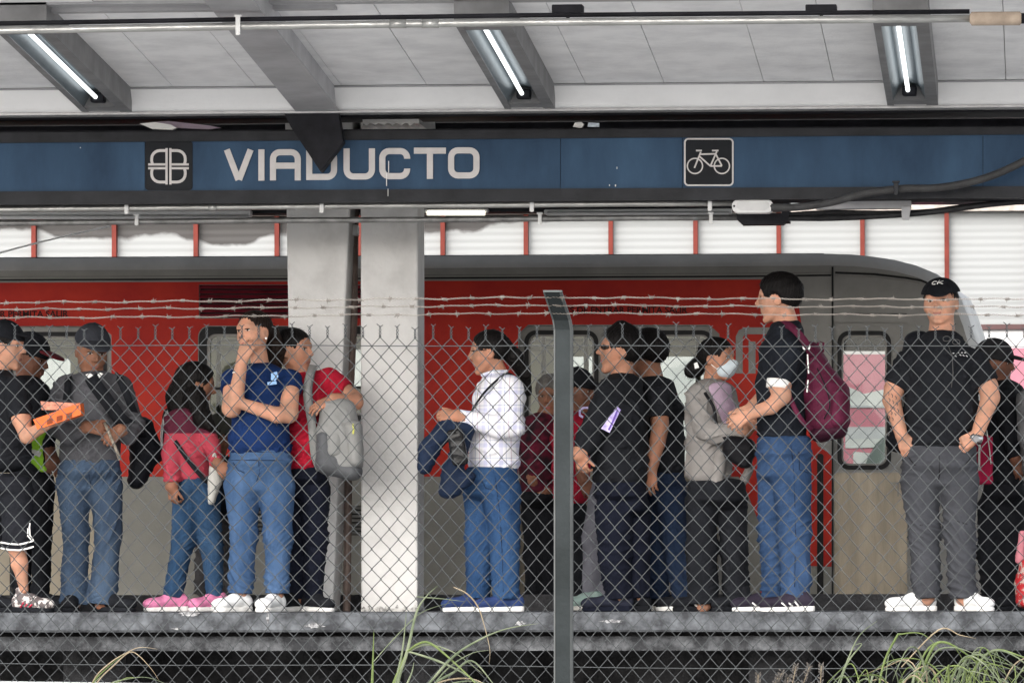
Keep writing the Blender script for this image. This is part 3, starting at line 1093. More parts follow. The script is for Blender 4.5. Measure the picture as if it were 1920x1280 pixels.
xr_ = P(592, 215, YB)[0]
slopebox(xr_, .20, YN, YB + .12, -.01, .115, M_RAFT, 'rafter')
slopebox(xr_, .235, YN, YB + .10, .118, .126, M_STEEL, 'rafter_flange')
mb = MB()                                      # dark boxed end of the rafter, dropping over the sign
mb.pprism([(528, 203), (545, 238), (601, 322), (643, 266), (634, 214), (632, 203)], YB + .12, .12)
o = mb.build('rafter_end', M_BLACKST, can)
for px in (1065, 1540):
    a = P(px, 22, 29.5)
    mb = MB(); mb.box(a - (.075, .05, .012), a + (.075, .05, .030), .004); mb.box(a - (.008, .008, .045), a + (.008, .008, 0))
    mb.build('bracket', M_BLACKST, can)

# light fittings
def light(label, px, lit=True):
    xc = P(px, 195, YB)[0]
    root = thing('fluorescent_light', label, 'light', (xc, YB, zs(YB)), 'fluorescent lights set in the soffit')
    w = .27
    def sb(x0, x1, ya, yb, d0, d1, m, name):
        mb = MB()
        mb.hexa([(xc + x0, ya, zs(ya) - d1), (xc + x1, ya, zs(ya) - d1), (xc + x1, ya, zs(ya) - d0), (xc + x0, ya, zs(ya) - d0),
                 (xc + x0, yb, zs(yb) - d1), (xc + x1, yb, zs(yb) - d1), (xc + x1, yb, zs(yb) - d0), (xc + x0, yb, zs(yb) - d0)])
        return mb
    n, f_ = 29.75, YB + .05
    fr = sb(-w / 2, -w / 2 + .035, n, f_, -.005, .125, None, '')
    for mbx in (sb(w / 2 - .062, w / 2, n, f_, -.005, .125, None, ''), sb(-w / 2 + .035, w / 2 - .062, n, n + .25, -.005, .12, None, ''),
                sb(-w / 2 + .035, w / 2 - .062, f_ - .16, f_, -.005, .12, None, '')):
        fr.raw(mbx.V[0], mbx.F)
    fr.build('frame', M_STEELD2, root)
    a, b = -w / 2 + .0355, w / 2 - .0625
    mb = MB()
    ya, yb = n + .25, f_ - .16
    def cs(x, d):
        return [(xc + x, ya, zs(ya) - d), (xc + x, yb, zs(yb) - d)]
    sec = [(a, .118), (a + .040, .05), (a + .075, .04), (b - .040, .05), (b, .118)]
    V = []
    for x, d in sec:
        V += cs(x, d)
    mb.raw(V, [(2 * i, 2 * i + 2, 2 * i + 3, 2 * i + 1) for i in range(4)])
    mb.build('reflector', M_REFL, root)
    mb = MB()
    tx = (a + b) / 2 - .006
    y0, y1 = n + .30, yb - .12
    mb.tube([(xc + tx, y0, zs(y0) - .085), (xc + tx, y1, zs(y1) - .085)], .0115, 12)
    mb.build('tube', M_TUBE, root, True)
    mb = MB()
    mb.box((xc + tx - .03, y1 + .01, zs(y1) - .112), (xc + tx + .045, y1 + .085, zs(y1) - .06), .006)
    mb.build('lamp_holder', M_BLACKST, root)
    return root


M_STEELD2 = mat('mid_grey_frame', (.21, .21, .215), .5, 0, .2, 5, .1, 30)
light('lit fluorescent light at the far left of the soffit, left of the wide rafter', 198)
light('lit fluorescent light over the woman in the plaid shirt, middle of three', 992)
light('lit fluorescent light at the right end of the soffit, above the cabin', 1711)

# top conduit
def pipe(name, label, pts, Y, r_px, m, cat='pipe', n=12, dys=None):
    q = [P(x, y, Y + (dys[i] if dys else 0)) for i, (x, y) in enumerate(pts)]
    mb = MB(); mb.tube(q, r_px * Y / F, n)
    root = thing(name, label, cat, q[0])
    mb.build('pipe', m, root, True)
    return root


def smooth_pts(pts, n=8):
    """Catmull-Rom through the px points"""
    p = [pts[0]] + list(pts) + [pts[-1]]
    out = []
    for i in range(1, len(p) - 2):
        for k in range(n):
            t = k / n
            out.append(tuple(.5 * (2 * p[i][j] + (p[i + 1][j] - p[i - 1][j]) * t + (2 * p[i - 1][j] - 5 * p[i][j] + 4 * p[i + 1][j] - p[i + 2][j]) * t * t
                                   + (3 * p[i][j] - p[i - 1][j] - 3 * p[i + 1][j] + p[i + 2][j]) * t ** 3) for j in range(len(p[0]))))
    out.append(tuple(pts[-1]))
    return out


YP = 29.3
tp = pipe('conduit', 'long galvanised conduit crossing under the soffit at the top', [(-260, 61), (0, 57.5), (470, 49.5), (960, 42.5), (1500, 38), (1818, 35)], YP, 7.2, M_PIPE)
mb = MB(); mb.tube([P(x, y - 13, YP + .05) for x, y in [(-260, 61), (0, 57.5), (470, 49.5), (960, 42.5), (1500, 38), (1818, 35)]], 4.5 * YP / F, 8); mb.build('upper_dark_tube', M_BLACKST, tp, True)  # thin black tube just above the conduit
for px, py in ((746, 45), (807, 44.5)):
    mb = MB(); mb.tube([P(px - 16, py + .3, YP), P(px + 16, py, YP)], 8.4 * YP / F, 12); mb.build('coupling', M_PIPE, tp, True)
mb = MB(); mb.tube([P(1818, 35.5, YP), P(1822, 35.5, YP), P(1912, 35, YP), P(1916, 35, YP)], [8 * YP / F, 13 * YP / F, 13 * YP / F, 9 * YP / F], 14)
mb.build('taped_joint', mat('tan_tape', (.36, .29, .23), .7, 0, .2, 12), tp, True)
mb = MB(); mb.tube([P(1912, 35, YP), P(2150, 31, YP)], 10 * YP / F, 12); mb.build('pipe', M_BLACKST, tp, True)


def clip(parent, px, py, Y, h=26, w=8, m=None):
    a = P(px, py - h / 2, Y - .03); b = P(px, py + h / 2, Y - .03)
    s = Y / F
    mb = MB()
    mb.box((a[0] - w / 2 * s, Y - .032, b[2]), (a[0] + w / 2 * s, Y - .026, a[2]), .002)
    mb.box((a[0] - w * .8 * s, Y - .036, a[2] - 4 * s), (a[0] + w * .8 * s, Y - .024, a[2]), .002)
    mb.tube([(a[0], Y - .04, b[2] + 3 * s), (a[0], Y - .022, b[2] + 3 * s)], 3.6 * s, 8)
    mb.build('clip', m or M_WHITEB, parent)


clip(tp, 446, 47, YP, 38, 9)

# the sign ------------------------------------------------------
YS = 32.8
sg = thing('station_sign', 'long dark blue station name sign reading VIADUCTO with metro emblem and bicycle pictogram', 'sign', P(960, 350, YS))
def strip(name, y0l, y0r, y1l, y1r, Y, th, m, parent, xa=-420, xb=2200, bev=0):
    """band across the picture between two slightly tilted px lines (given at x=0 and x=1920)"""
    L = lambda a, b, x: a + (b - a) * x / 1920.0
    q = [P(xa, L(y1l, y1r, xa), Y), P(xb, L(y1l, y1r, xb), Y), P(xb, L(y0l, y0r, xb), Y), P(xa, L(y0l, y0r, xa), Y)]
    mb = MB(); mb.prism([(v[0], v[2]) for v in q], Y, Y + th)
    return mb.build(name, m, parent)
strip('sign_case', 246, 236, 385, 372, YS + .02, .28, M_BLACKST, sg)
strip('top_flange', 249, 238, 268, 252, YS - .02, .05, M_STEELD, sg)
strip('bottom_flange', 359, 349, 384, 371, YS - .02, .05, M_STEELD, sg)
# the blue face in panels with thin joints
jx = [-420, -60, 272, 1051, 1280, 1843, 2200]
LT = lambda x: 266 - 13.5 * x / 1920
LB = lambda x: 359 - 9.5 * x / 1920
for i in range(len(jx) - 1):
    a, b = jx[i] + .5, jx[i + 1] - .5
    mb = MB(); mb.pprism([(a, LB(a)), (b, LB(b)), (b, LT(b)), (a, LT(a))], YS, .02); mb.build('blue_panel', M_BLUE, sg)
mb = MB(); mb.pprism(rrect(272, 264, 361, 357, 7), YS - .004, .004); pn = mb.build('emblem_panel', M_SIGNK, sg)
mb = MB()
cx_, cy_, k_ = 315.8, 312, 1.0
Yl = YS - .008
for sx_ in (-1, 1):
    X_ = lambda x: cx_ + sx_ * x
    mb.stroke([(X_(3.6), 278), (X_(3.6), 346)], 4.2, Yl, .004)
    for sy_ in (-1, 1):
        Yy = lambda y: cy_ + sy_ * y
        mb.stroke([(X_(5.8), Yy(3.6)), (X_(38), Yy(3.6))], 4.2, Yl, .004)
        # loop from the upright round to the cross bar
        ring = [(X_(4), Yy(29.5)), (X_(16), Yy(29.5))] + [(X_(16 + 15.5 * math.sin(R_(t))), Yy(14.5 + 15 * math.cos(R_(t)))) for t in (18, 36, 54, 72, 90)] + [(X_(31.5), Yy(10)), (X_(30), Yy(4))]
        mb.stroke(ring, 5.2, Yl - .002 - .0006 * (sx_ + 2 * sy_), .005)
mb.build('emblem', M_LET, pn)
# lettering
def LY(x):
    return 281 - 5.0 * (x - 420) / 480.0
LH = 58.5
W_ = 11.5
def letter(ch, x0, x1):
    mb = MB()
    t, b = LY((x0 + x1) / 2), LY((x0 + x1) / 2) + LH
    h = W_ / 2
    a, c = x0 + h, x1 - h
    T, B = t + h, b - h
    r = 13
    cnt = [0]
    def S(p, cl=False):
        cnt[0] += 1
        mb.stroke(p, W_, YS - .008 - .0015 * cnt[0], .008, cl)
    if ch == 'V':
        S([(x0 + h - .5, t), ((x0 + x1) / 2 - .5, b - 2)]); S([((x0 + x1) / 2 + .5, b - 2), (x1 - h + .5, t)])
    elif ch == 'I':
        S([((x0 + x1) / 2, t), ((x0 + x1) / 2, b)])
    elif ch == 'A':
        S([(a, b), (a, T + r)] + arc(a + r, T + r, r, 180, 270, 6) + arc(c - r, T + r, r, -90, 0, 6) + [(c, b)])
        S([(a, t + 31), (c, t + 31)])
    elif ch == 'D':
        S([(a, T), (c - r, T)] + arc(c - r, T + r, r, -90, 0, 6) + arc(c - r, B - r, r, 0, 90, 6) + [(a, B)], True)
    elif ch == 'U':
        S([(a, t), (a, B - r)] + arc(a + r, B - r, r, 180, 90, 6) + arc(c - r, B - r, r, 90, 0, 6) + [(c, t)])
    elif ch == 'C':
        S([(c, t + 20), (c, T + r)] + arc(c - r, T + r, r, 0, -90, 6) + arc(a + r, T + r, r, -90, -180, 6) + arc(a + r, B - r, r, 180, 90, 6)
          + arc(c - r, B - r, r, 90, 0, 6) + [(c, b - 20)])
    elif ch == 'T':
        S([(x0, T), (x1, T)]); S([((x0 + x1) / 2, T), ((x0 + x1) / 2, b)])
    elif ch == 'O':
        S(rrect(a, T, c, B, r, 6), True)
    o = mb.build('letter', M_LET, sg)
for ch, a, b in (('V', 420, 475), ('I', 484, 496), ('A', 506, 564), ('D', 574, 632), ('U', 644, 703), ('C', 711, 769), ('T', 776, 836), ('O', 840, 899)):
    letter(ch, a, b)
# bicycle
V_, F_ = plate(rrect(1283, 259.5, 1375, 348.5, 8), [], YS - .005, .005)
bp = add('bicycle_panel', V_, F_, M_SIGNK, sg)
mb = MB(); Yb = YS - .0075
mb.stroke(rrect(1284, 260.5, 1374, 347.5, 7, 6), 3.0, Yb, .003, True)
for cx2 in (1303, 1353.5):
    mb.stroke(arc(cx2, 311.3, 14.3, 0, 360, 28)[:-1], 2.4, Yb, .003, True)
for ln in ([(1302, 315), (1314, 285)], [(1305, 282.5), (1316, 282.5)], [(1312, 289.5), (1343, 288.5)], [(1311, 293), (1332, 311.5)], [(1332, 311.5), (1344, 284)],
           [(1335, 282.5), (1347, 282.5)], [(1342, 289), (1353.5, 311)], [(1332, 311.5), (1353.5, 311.3)]):
    mb.stroke(ln, 2.9, Yb - .001 - .0004 * ln[0][0] % .003, .003)
mb.build('bicycle_pictogram', M_LET, bp)
# white drip marks on the sign
mb = MB()
for x, y, w, h in ((724, 325, 1.6, 24), (728, 302, 1.4, 22), (727, 354, 1, 14), (1156, 313, 1.5, 4), (1142, 346, 1.5, 3), (1153, 346, 2, 4), (150, 276, 1.4, 2)):
    mb.pprism([(x, y + h), (x + w, y + h), (x + w, y), (x, y)], YS - .024 if y > 349 else YS - .010, .002)
mb.build('drip_marks', K_WHITE, sg)
# litter on the ledge above the sign
def litter(label, poly, Y, m, th=.05):
    mb = MB(); mb.pprism(poly, Y, th)
    c = np.mean([P(x, y, Y) for x, y in poly], 0)
    tag(mb.build('litter', m, loc=c), label, 'litter')
litter('crumpled white paper lying on the ledge above the emblem', [(262, 232), (290, 229), (320, 234), (332, 240), (322, 244), (285, 242)], YS + .03, K_WHITE)
litter('mauve folded paper lying on the ledge above the sign', [(290, 229), (315, 227), (395, 236), (414, 240), (390, 243), (330, 240)], YS + .10, mat('mauve_paper', (.42, .34, .42), .7))
litter('flattened white cup on the ledge near the middle of the sign', [(1074, 238), (1078, 230), (1090, 229), (1095, 233), (1091, 240)], YS + .02, K_WHITE)
litter('white and blue carton on the ledge near the middle of the sign', [(1102, 238), (1103, 230), (1123, 231), (1123, 238)], YS + .02, mat('white_blue_carton', (.62, .70, .78), .6, 0, .3, 40))
# stained plaster on top of column two
mb = MB()
pts = [(676, 242), (680, 228), (677, 205), (784, 205), (786, 232)] + [(786 - i * 5.5, 236 - 5 * abs(math.sin(i * 2.1))) for i in range(1, 20)]
mb.pprism(pts, 33.02, .93)
mb.build('torn_plaster', M_WHITEB, col2)

# conduits under the sign ---------------------------------------
YC = 32.9
c1 = pipe('conduit', 'upper galvanised conduit clipped under the station sign', [(-420, 397), (0, 392.5), (600, 386.5), (1200, 382), (1372, 381)], YC, 6, M_PIPE)
for px in (237, 603, 997, 1331):
    clip(c1, px, 387 - px * .005, YC, 30, 8)
mb = MB(); mb.tube([P(391, 388.6, YC), P(407, 388.4, YC)], 7.5 * YC / F, 12); mb.build('coupling', M_PIPE, c1, True)
c2 = pipe('conduit', 'lower dull conduit running under the station sign', [(-420, 423), (0, 418.5), (534, 413), (795, 412), (1200, 408.5), (1390, 408)], YC + .25, 5.5, M_PIPED)
for px in (256, 1012, 1333):
    clip(c2, px, 412 - px * .003, YC + .25, 22, 7)
# junction boxes
mb = MB(); mb.pprism(rrect(1372, 374, 1450, 399.5, 12), YC - .10, .10)
jb = thing('junction_box', 'light grey oval junction box at the end of the upper conduit', 'junction box', P(1411, 386, YC))
o = mb.build('box', M_WHITEB, jb); bv = o.modifiers.new('b', 'BEVEL'); bv.width = .006; bv.segments = 2; bv.limit_method = 'ANGLE'
mb = MB(); mb.pprism([(1381, 381), (1387, 377), (1436, 377), (1442, 381), (1442, 389), (1434, 394), (1388, 394), (1381, 389)], YC - .106, .006)
mb.build('cover_plate', mat('cover_plate', (.58, .58, .58), .45), jb)
mb = MB()
for px in (1376.5, 1446):
    a = P(px, 386.5, YC - .102); mb.tube([a, a + (0, -.004, 0)], .006, 8)
mb.build('screw', M_BLACKST, jb)
mb = MB()
YJ = YC + .25
mb.pprism([(1380, 400), (1477, 400), (1477, 413), (1468, 420), (1392, 421), (1382, 412)], YJ - .08, .14)
mb.pprism([(1466, 396), (1480, 396), (1480, 416), (1466, 416)], YJ - .10, .18)
tag(mb.build('junction_box', M_BLACKST, loc=P(1425, 410, YJ)), 'dark junction box hanging below the light grey one', 'junction box')
hose = smooth_pts([(1446, 389), (1500, 388), (1560, 379), (1620, 363), (1690, 354), (1760, 352), (1830, 339), (1890, 317), (1960, 280), (2100, 200)])
hz_ = pipe('flexible_hose', 'thick dark flexible conduit curving up across the sign at right', hose, YC - .28, 7.2, mat('dark_rubber_hose', (.05, .05, .052), .42, 0, .2, 20, .2, 60), 'conduit')
clip(hz_, 1680, 352, YC - .31, 26, 9, M_STEELD)
cb = MB()
for k, (pts) in enumerate([[(1478, 409), (1560, 409), (1650, 405), (1720, 400), (1790, 392), (1850, 384), (1950, 374), (2150, 352)],
                           [(1480, 402), (1560, 398), (1660, 399), (1740, 396), (1800, 388), (1860, 381), (1960, 369)], [(1480, 405), (1600, 402), (1700, 403), (1760, 396), (1830, 385)]]):
    cb.tube([P(x, y, YC + .1 + .06 * k) for x, y in smooth_pts(pts)], (5.5 - 1.2 * k) * YC / F, 8)
tag(cb.build('cable_bundle', mat('black_cable', (.022, .022, .024), .45, 0, .3, 20), loc=P(1600, 405, YC), smooth=True), 'bundle of sagging dark cables below the sign at right', 'cables')
mb = MB(); mb.pprism([(1530, 379), (1708, 375), (1708, 390), (1530, 392)], YC + .06, .10); mb.pprism([(1690, 388), (1708, 388), (1704, 411), (1691, 411)], YC + .02, .05)
tag(mb.build('cable_tray', M_STEEL, loc=P(1620, 385, YC)), 'grey cable tray end under the curved hose', 'cable tray')
# tube lights behind the conduits
def batten(label, xa, xb, y, lit, m, Y=34.6):
    root = thing('batten_light', label, 'light', P((xa + xb) / 2, y, Y))
    mb = MB(); a, b = P(xa, y - 4, Y), P(xb, y + 3.5, Y)
    mb.box((a[0], Y, b[2]), (b[0], Y + .08, a[2]), .006); mb.build('housing', M_WHITEB if not lit else M_STEEL, root)
    mb = MB(); mb.tube([P(xa + 6, y + 4.5 , Y - .01), P(xb - 6, y + 4.5, Y - .01)], .0125, 10)
    mb.build('tube', m, root, True)
batten('unlit white batten light behind the conduits at the left', -350, 470, 403, False, M_WHITEB)
batten('lit batten light right of the second column', 795, 915, 395, True, M_TUBEY)
batten('unlit white batten light behind the conduits in the middle', 1020, 1372, 396.5, False, M_WHITEB)
# lower steel beam with faded maroon paint, right
mb = MB()
mb.hexa([P(1690, 384, 34.9), P(2300, 384, 34.9), P(2300, 369, 34.9), P(1690, 371, 34.9), P(1690, 384, 35.1), P(2300, 384, 35.1), P(2300, 369, 35.1), P(1690, 371, 35.1)])
mb.build('tie_beam', mat('faded_maroon_steel', (.10, .10, .105), .5, 0, 0, 2.5, .1, 30, (.30, .12, .16), thr=(.5, .62)), can)
mb = MB(); a = P(0, 372, 34.6); b = P(0, 396, 34.6)
mb.box((xl, 34.7, P(700, 399, 34.7)[2]), (P(1480, 400, 34.7)[0], 34.9, P(700, 360, 34.7)[2]))
mb.build('edge_beam', M_STEELD, can)

# wall of the far platform ---------------------------------------
fw = thing('far_station_wall', 'bright corrugated translucent wall with red mullions beyond the train', 'wall', P(960, 620, YW))
def translucent(name):
    m = bpy.data.materials.new(name); m.use_nodes = True; nt = m.node_tree
    b = nt.nodes['Principled BSDF']; out = nt.nodes['Material Output']
    tc = nt.nodes.new('ShaderNodeTexCoord'); sp = nt.nodes.new('ShaderNodeSeparateXYZ'); nt.links.new(tc.outputs['Object'], sp.inputs[0])
    # corrugation lines
    w = nt.nodes.new('ShaderNodeMath'); w.operation = 'MULTIPLY'; w.inputs[1].default_value = 2 * math.pi / .052
    nt.links.new(sp.outputs['Z'], w.inputs[0])
    s = nt.nodes.new('ShaderNodeMath'); s.operation = 'SINE'; nt.links.new(w.outputs[0], s.inputs[0])
    # soot near the top edge
    n = nt.nodes.new('ShaderNodeTexNoise'); n.inputs['Scale'].default_value = 1.3; n.inputs['Detail'].default_value = 8; nt.links.new(tc.outputs['Object'], n.inputs['Vector'])
    zz = nt.nodes.new('ShaderNodeMapRange'); zz.inputs['From Min'].default_value = .56; zz.inputs['From Max'].default_value = .98
    nt.links.new(sp.outputs['Z'], zz.inputs['Value'])
    xx = nt.nodes.new('ShaderNodeMapRange'); xx.inputs['From Min'].default_value = -.6; xx.inputs['From Max'].default_value = 1.3; xx.inputs['To Min'].default_value = .20; xx.inputs['To Max'].default_value = -.45
    nt.links.new(sp.outputs['X'], xx.inputs['Value'])
    ad = nt.nodes.new('ShaderNodeMath'); ad.operation = 'ADD'; nt.links.new(n.outputs['Fac'], ad.inputs[0]); nt.links.new(zz.outputs[0], ad.inputs[1])
    a2 = nt.nodes.new('ShaderNodeMath'); a2.operation = 'ADD'; nt.links.new(ad.outputs[0], a2.inputs[0]); nt.links.new(xx.outputs[0], a2.inputs[1])
    r = nt.nodes.new('ShaderNodeValToRGB'); r.color_ramp.elements[0].position = .94; r.color_ramp.elements[1].position = 1.16
    r.color_ramp.elements[0].color = (.39, .40, .40, 1); r.color_ramp.elements[1].color = (.085, .08, .078, 1)
    nt.links.new(a2.outputs[0], r.inputs[0])
    nt.links.new(r.outputs[0], b.inputs['Base Color']); b.inputs['Roughness'].default_value = .7
    bp_ = nt.nodes.new('ShaderNodeBump'); bp_.inputs['Distance'].default_value = .008; bp_.inputs['Strength'].default_value = .22
    nt.links.new(s.outputs[0], bp_.inputs['Height']); nt.links.new(bp_.outputs[0], b.inputs['Normal'])
    tr = nt.nodes.new('ShaderNodeBsdfTranslucent'); nt.links.new(r.outputs[0], tr.inputs[0]); nt.links.new(bp_.outputs[0], tr.inputs['Normal'])
    mx = nt.nodes.new('ShaderNodeMixShader'); mx.inputs[0].default_value = .35
    nt.links.new(b.outputs[0], mx.inputs[1]); nt.links.new(tr.outputs[0], mx.inputs[2]); nt.links.new(mx.outputs[0], out.inputs[0])
    return m
M_TR = translucent('corrugated_translucent')
z0, z1 = P(960, 613, YW)[2], P(960, 402, YW)[2]
fw.location.z = float(z0)
M_TRnode = M_TR
xs = [P(x, 500, YW)[0] for x in (-430, -250, -95, 63, 214, 367, 519, 675, 830, 986, 1145, 1304, 1460, 1617, 1775, 1935, 2090, 2250)]
mb = MB(); mb.box((xs[0], YW + .05, z0), (xs[-1], YW + .06, z1)); mb.build('panels', M_TR, fw)
mb = MB()
M_RED = mat('red_oxide_mullion', (.13, .024, .017), .6, 0, .2, 6)
for x in xs:
    mb = MB(); mb.box((x - .015, YW - .02, z0), (x + .017, YW + .05, z1 + .02)); mb.build('mullion', M_RED, fw)
mb = MB(); mb.box((xs[0], YW - .03, z0 - .035), (xs[-1], YW + .08, z0)); mb.build('sill', mat('dark_maroon_sill', (.09, .05, .05), .6), fw)
mb = MB(); mb.box((xs[0], YW, 0.2), (xs[-1], YW + .2, z0 - .036)); mb.build('lower_wall', mat('white_render', (.50, .50, .50), .7, 0, .05, 3), fw)
mb = MB(); mb.box((xs[0], YW - .05, z1), (xs[-1], YW + .12, z1 + .045)); mb.build('head_rail', mat('weathered_rail', (.35, .31, .28), .6, 0, .3, 12), fw)
# a loose white cable over the panels at left
mb = MB(); mb.tube([P(x, y, YT + .3) for x, y in smooth_pts([(-160, 520), (0, 474), (100, 448), (206, 424)])], .006, 6)
tag(mb.build('loose_cable', K_WHITE, loc=P(0, 474, YT + .3), smooth=True), 'thin white cable slanting up over the train roof at left', 'cable')
# adverts on the far wall behind the cabin
def advert(label, x0, y0, x1, y1, m, Y=YW - .06):
    root = thing('advert_panel', label, 'advert', P((x0 + x1) / 2, y1, Y))
    mb = MB(); mb.pprism([(x0, y1), (x1, y1), (x1, y0), (x0, y0)], Y, .05); mb.build('board', m, root)
    return root
M_PINK = mat('pink_print', (.40, .15, .19), .5, 0, .08, 3)
ad = advert('pink and white advert panels seen through the cab door window', 1552, 664, 1700, 905, M_PINK)
mb = MB()
mb.pprism([(1585, 762), (1585, 722), (1620, 738), (1665, 728), (1665, 762)], YW - .07, .009)
mb.pprism([(1585, 840), (1585, 822), (1672, 822), (1672, 838)], YW - .07, .009)
mb.pprism([(1600, 880), (1600, 846), (1640, 850), (1672, 846), (1672, 880)], YW - .07, .009)
mb.build('white_bands', mat('dull_white_print', (.42, .42, .42), .6), ad)
mb = MB(); mb.pprism([(1618, 882), (1628, 856), (1642, 832), (1655, 820), (1672, 818), (1672, 884)], YW - .085, .01); mb.build('dark_figure', mat('dark_print', (.10, .12, .115), .6), ad)
mb = MB()
mb.pprism([(1585, 822), (1585, 800), (1672, 800), (1672, 822)], YW - .072, .01)
mb.pprism([(1585, 764), (1585, 760), (1672, 760), (1672, 764)], YW - .072, .01)
mb.build('grey_bands', M_STEEL, ad)
advert('pink advert panel at the right edge behind the man in the black cap', 1868, 652, 2120, 900, M_PINK)
# ------------------------------------------------------------------ the train
M_TGREY = mat('grey_car_body', (.225, .22, .208), .42, .05, .16, 3, .05, 60, detail=8)
M_TLOW = mat('dusty_lower_body', (.205, .20, .18), .5, .1, .14, 3, .06, 60, detail=8)
M_TRED = mat('orange_red_paint', (.37, .022, .020), .5, 0, .10, 2.5, .03, 60, (.48, .036, .021), detail=7, spec=.08)
M_TAN = mat('brushed_tan_reflection', (.26, .225, .175), .36, .5, .22, 4, .08, 60, detail=8, stretch=(4, 4, .6))  # platform reflection on the cab door put into the tan
M_TANL = mat('beige_door_leaf', (.27, .235, .18), .5, 0, .12, 3, .05, 60)
M_RUB = mat('black_rubber', (.012, .012, .013), .5, 0, .3, 20)
M_CREAM = mat('cream_interior', (.55, .52, .42), .55, 0, .10, 3)
M_ALU = mat('aluminium_frame', (.17, .165, .155), .45, .4, .15, 8)
M_TXT = mat('dark_red_brown_lettering', (.035, .010, .010), .6, 0, .1)
mg = bpy.data.materials.new('window_glass'); mg.use_nodes = True
_nt = mg.node_tree; _b = _nt.nodes['Principled BSDF']
_tr = _nt.nodes.new('ShaderNodeBsdfTransparent'); _tr.inputs[0].default_value = (.66, .69, .67, 1)
_gl = _nt.nodes.new('ShaderNodeBsdfGlossy'); _gl.inputs['Roughness'].default_value = .03; _gl.inputs[0].default_value = (.35, .35, .35, 1)
_fr = _nt.nodes.new('ShaderNodeFresnel'); _fr.inputs[0].default_value = 1.5
_mx = _nt.nodes.new('ShaderNodeMixShader')
_nt.links.new(_fr.outputs[0], _mx.inputs[0]); _nt.links.new(_tr.outputs[0], _mx.inputs[1]); _nt.links.new(_gl.outputs[0], _mx.inputs[2])
_nt.links.new(_mx.outputs[0], _nt.nodes['Material Output'].inputs[0])
M_GLASS = mg

train = thing('metro_train', 'orange red and grey metro train with rounded cab standing at the platform', 'train', P(700, 1150, YT))
X0T = -760
def inset(px, k):
    return px
nose = [(1850, 1141), (1855, 1100), (1856, 1000), (1850, 880), (1838, 760), (1820, 660), (1806, 612), (1792, 575), (1776, 552), (1754, 535), (1720, 520), (1680, 509), (1640, 503), (1600, 499), (1556, 498)]
out_grey = [(X0T, 1141)] + nose + [(X0T, 512)]
doorL = lambda x0, x1: arc(x1 - 18, 628, 18, -90, 0, 5) + [(x1, 1139.5), (x0, 1139.5)] + arc(x0 + 18, 628, 18, 180, 270, 5)
hole_w1, hole_w3 = doorL(-168, 207), doorL(973, 1347)
hole_w2 = rrect(373, 612, 745, 790, 20)
hole_cd = [(1563, 604), (1702, 604), (1702, 1139), (1563, 1139)]
V_, F_ = plate(out_grey, [hole_w1, hole_w3, hole_w2, hole_cd, [(374, 534), (746, 534), (746, 596), (374, 596)], [(395, 948), (700, 948), (700, 1003), (395, 1003)]], YT, .04)
side = add('body_side', V_, F_, M_TGREY, train)
# lower dusty band (proud 3 mm)
lowp = [(215, 1140), (965, 1140), (965, 898), (215, 898)]
for xa, xb in ((213, 967), (1353, 1558), (-760, -174)):
    V_, F_ = plate([(xa, 1140), (xb, 1140), (xb, 894), (xa, 894)], [[(395, 948), (700, 948), (700, 1003), (395, 1003)]] if xa == 213 else [], YT - .003, .003)
    add('lower_panel', V_, F_, M_TLOW, train)
# red paint panel
red = [(X0T, 893), (-170, 893), (-170, 628), (-150, 611), (190, 611), (209, 628), (209, 893), (971, 893), (971, 626), (990, 608.5), (1330, 608.5), (1349, 626), (1349, 893), (1385, 893), (1402, 925), (1425, 985),
       (1470, 1035), (1515, 1060), (1559, 1062), (1559, 852), (1534, 836), (1514, 800), (1506, 700), (1503, 610), (1496, 562), (1480, 535), (1452, 524), (X0T, 533)]
V_, F_ = plate(red, [rrect(371, 610.5, 747, 792, 21), [(373, 533.5), (747, 533), (747, 596), (373, 597)]], YT - .006, .006)
add('red_panel', V_, F_, M_TRED, train)
# roof and nose shell lofted over the outline
ring = nose + [(X0T, 512)]
sil = [(1858, 1141), (1864, 1100), (1866, 1000), (1862, 880), (1850, 760), (1831, 650), (1814, 600), (1798, 562), (1780, 536), (1755, 515), (1720, 501), (1680, 491), (1640, 484.5), (1600, 480.5), (1556, 478.5), (X0T, 491)]
Ym = YT + .42
A_ = np.array([P(x, y, YT) for x, y in ring]); B_ = np.array([P(x, y, Ym) for x, y in sil])
M1 = A_ * .45 + B_ * .55; M1[:, 1] = YT + .06; M1[:, 2] += .028; M1[:, 0] += np.where(np.array([p[1] for p in ring]) > 540, .02, 0)
M2 = A_ * .15 + B_ * .85; M2[:, 1] = YT + .20; M2[:, 2] += .010
Cc = B_.copy(); Cc[:, 1] = YT + 1.3; Cc[:, 2] += .045; Cc[:8, 0] += .06
rings = [A_, M1, M2, B_, Cc]
for src in (B_, M2, M1, A_):
    q = src.copy(); q[:, 1] = 2 * (YT + 1.3) - src[:, 1]; rings.append(q)
n = len(ring)
V_ = np.concatenate(rings)
F_ = [(r * n + i, r * n + i + 1, (r + 1) * n + i + 1, (r + 1) * n + i) for r in range(len(rings) - 1) for i in range(n - 1)]
add('roof', V_, F_, mat('light_grey_roof', (.46, .45, .43), .5, .1, .14, 3, .05, 60, detail=8), train, True)
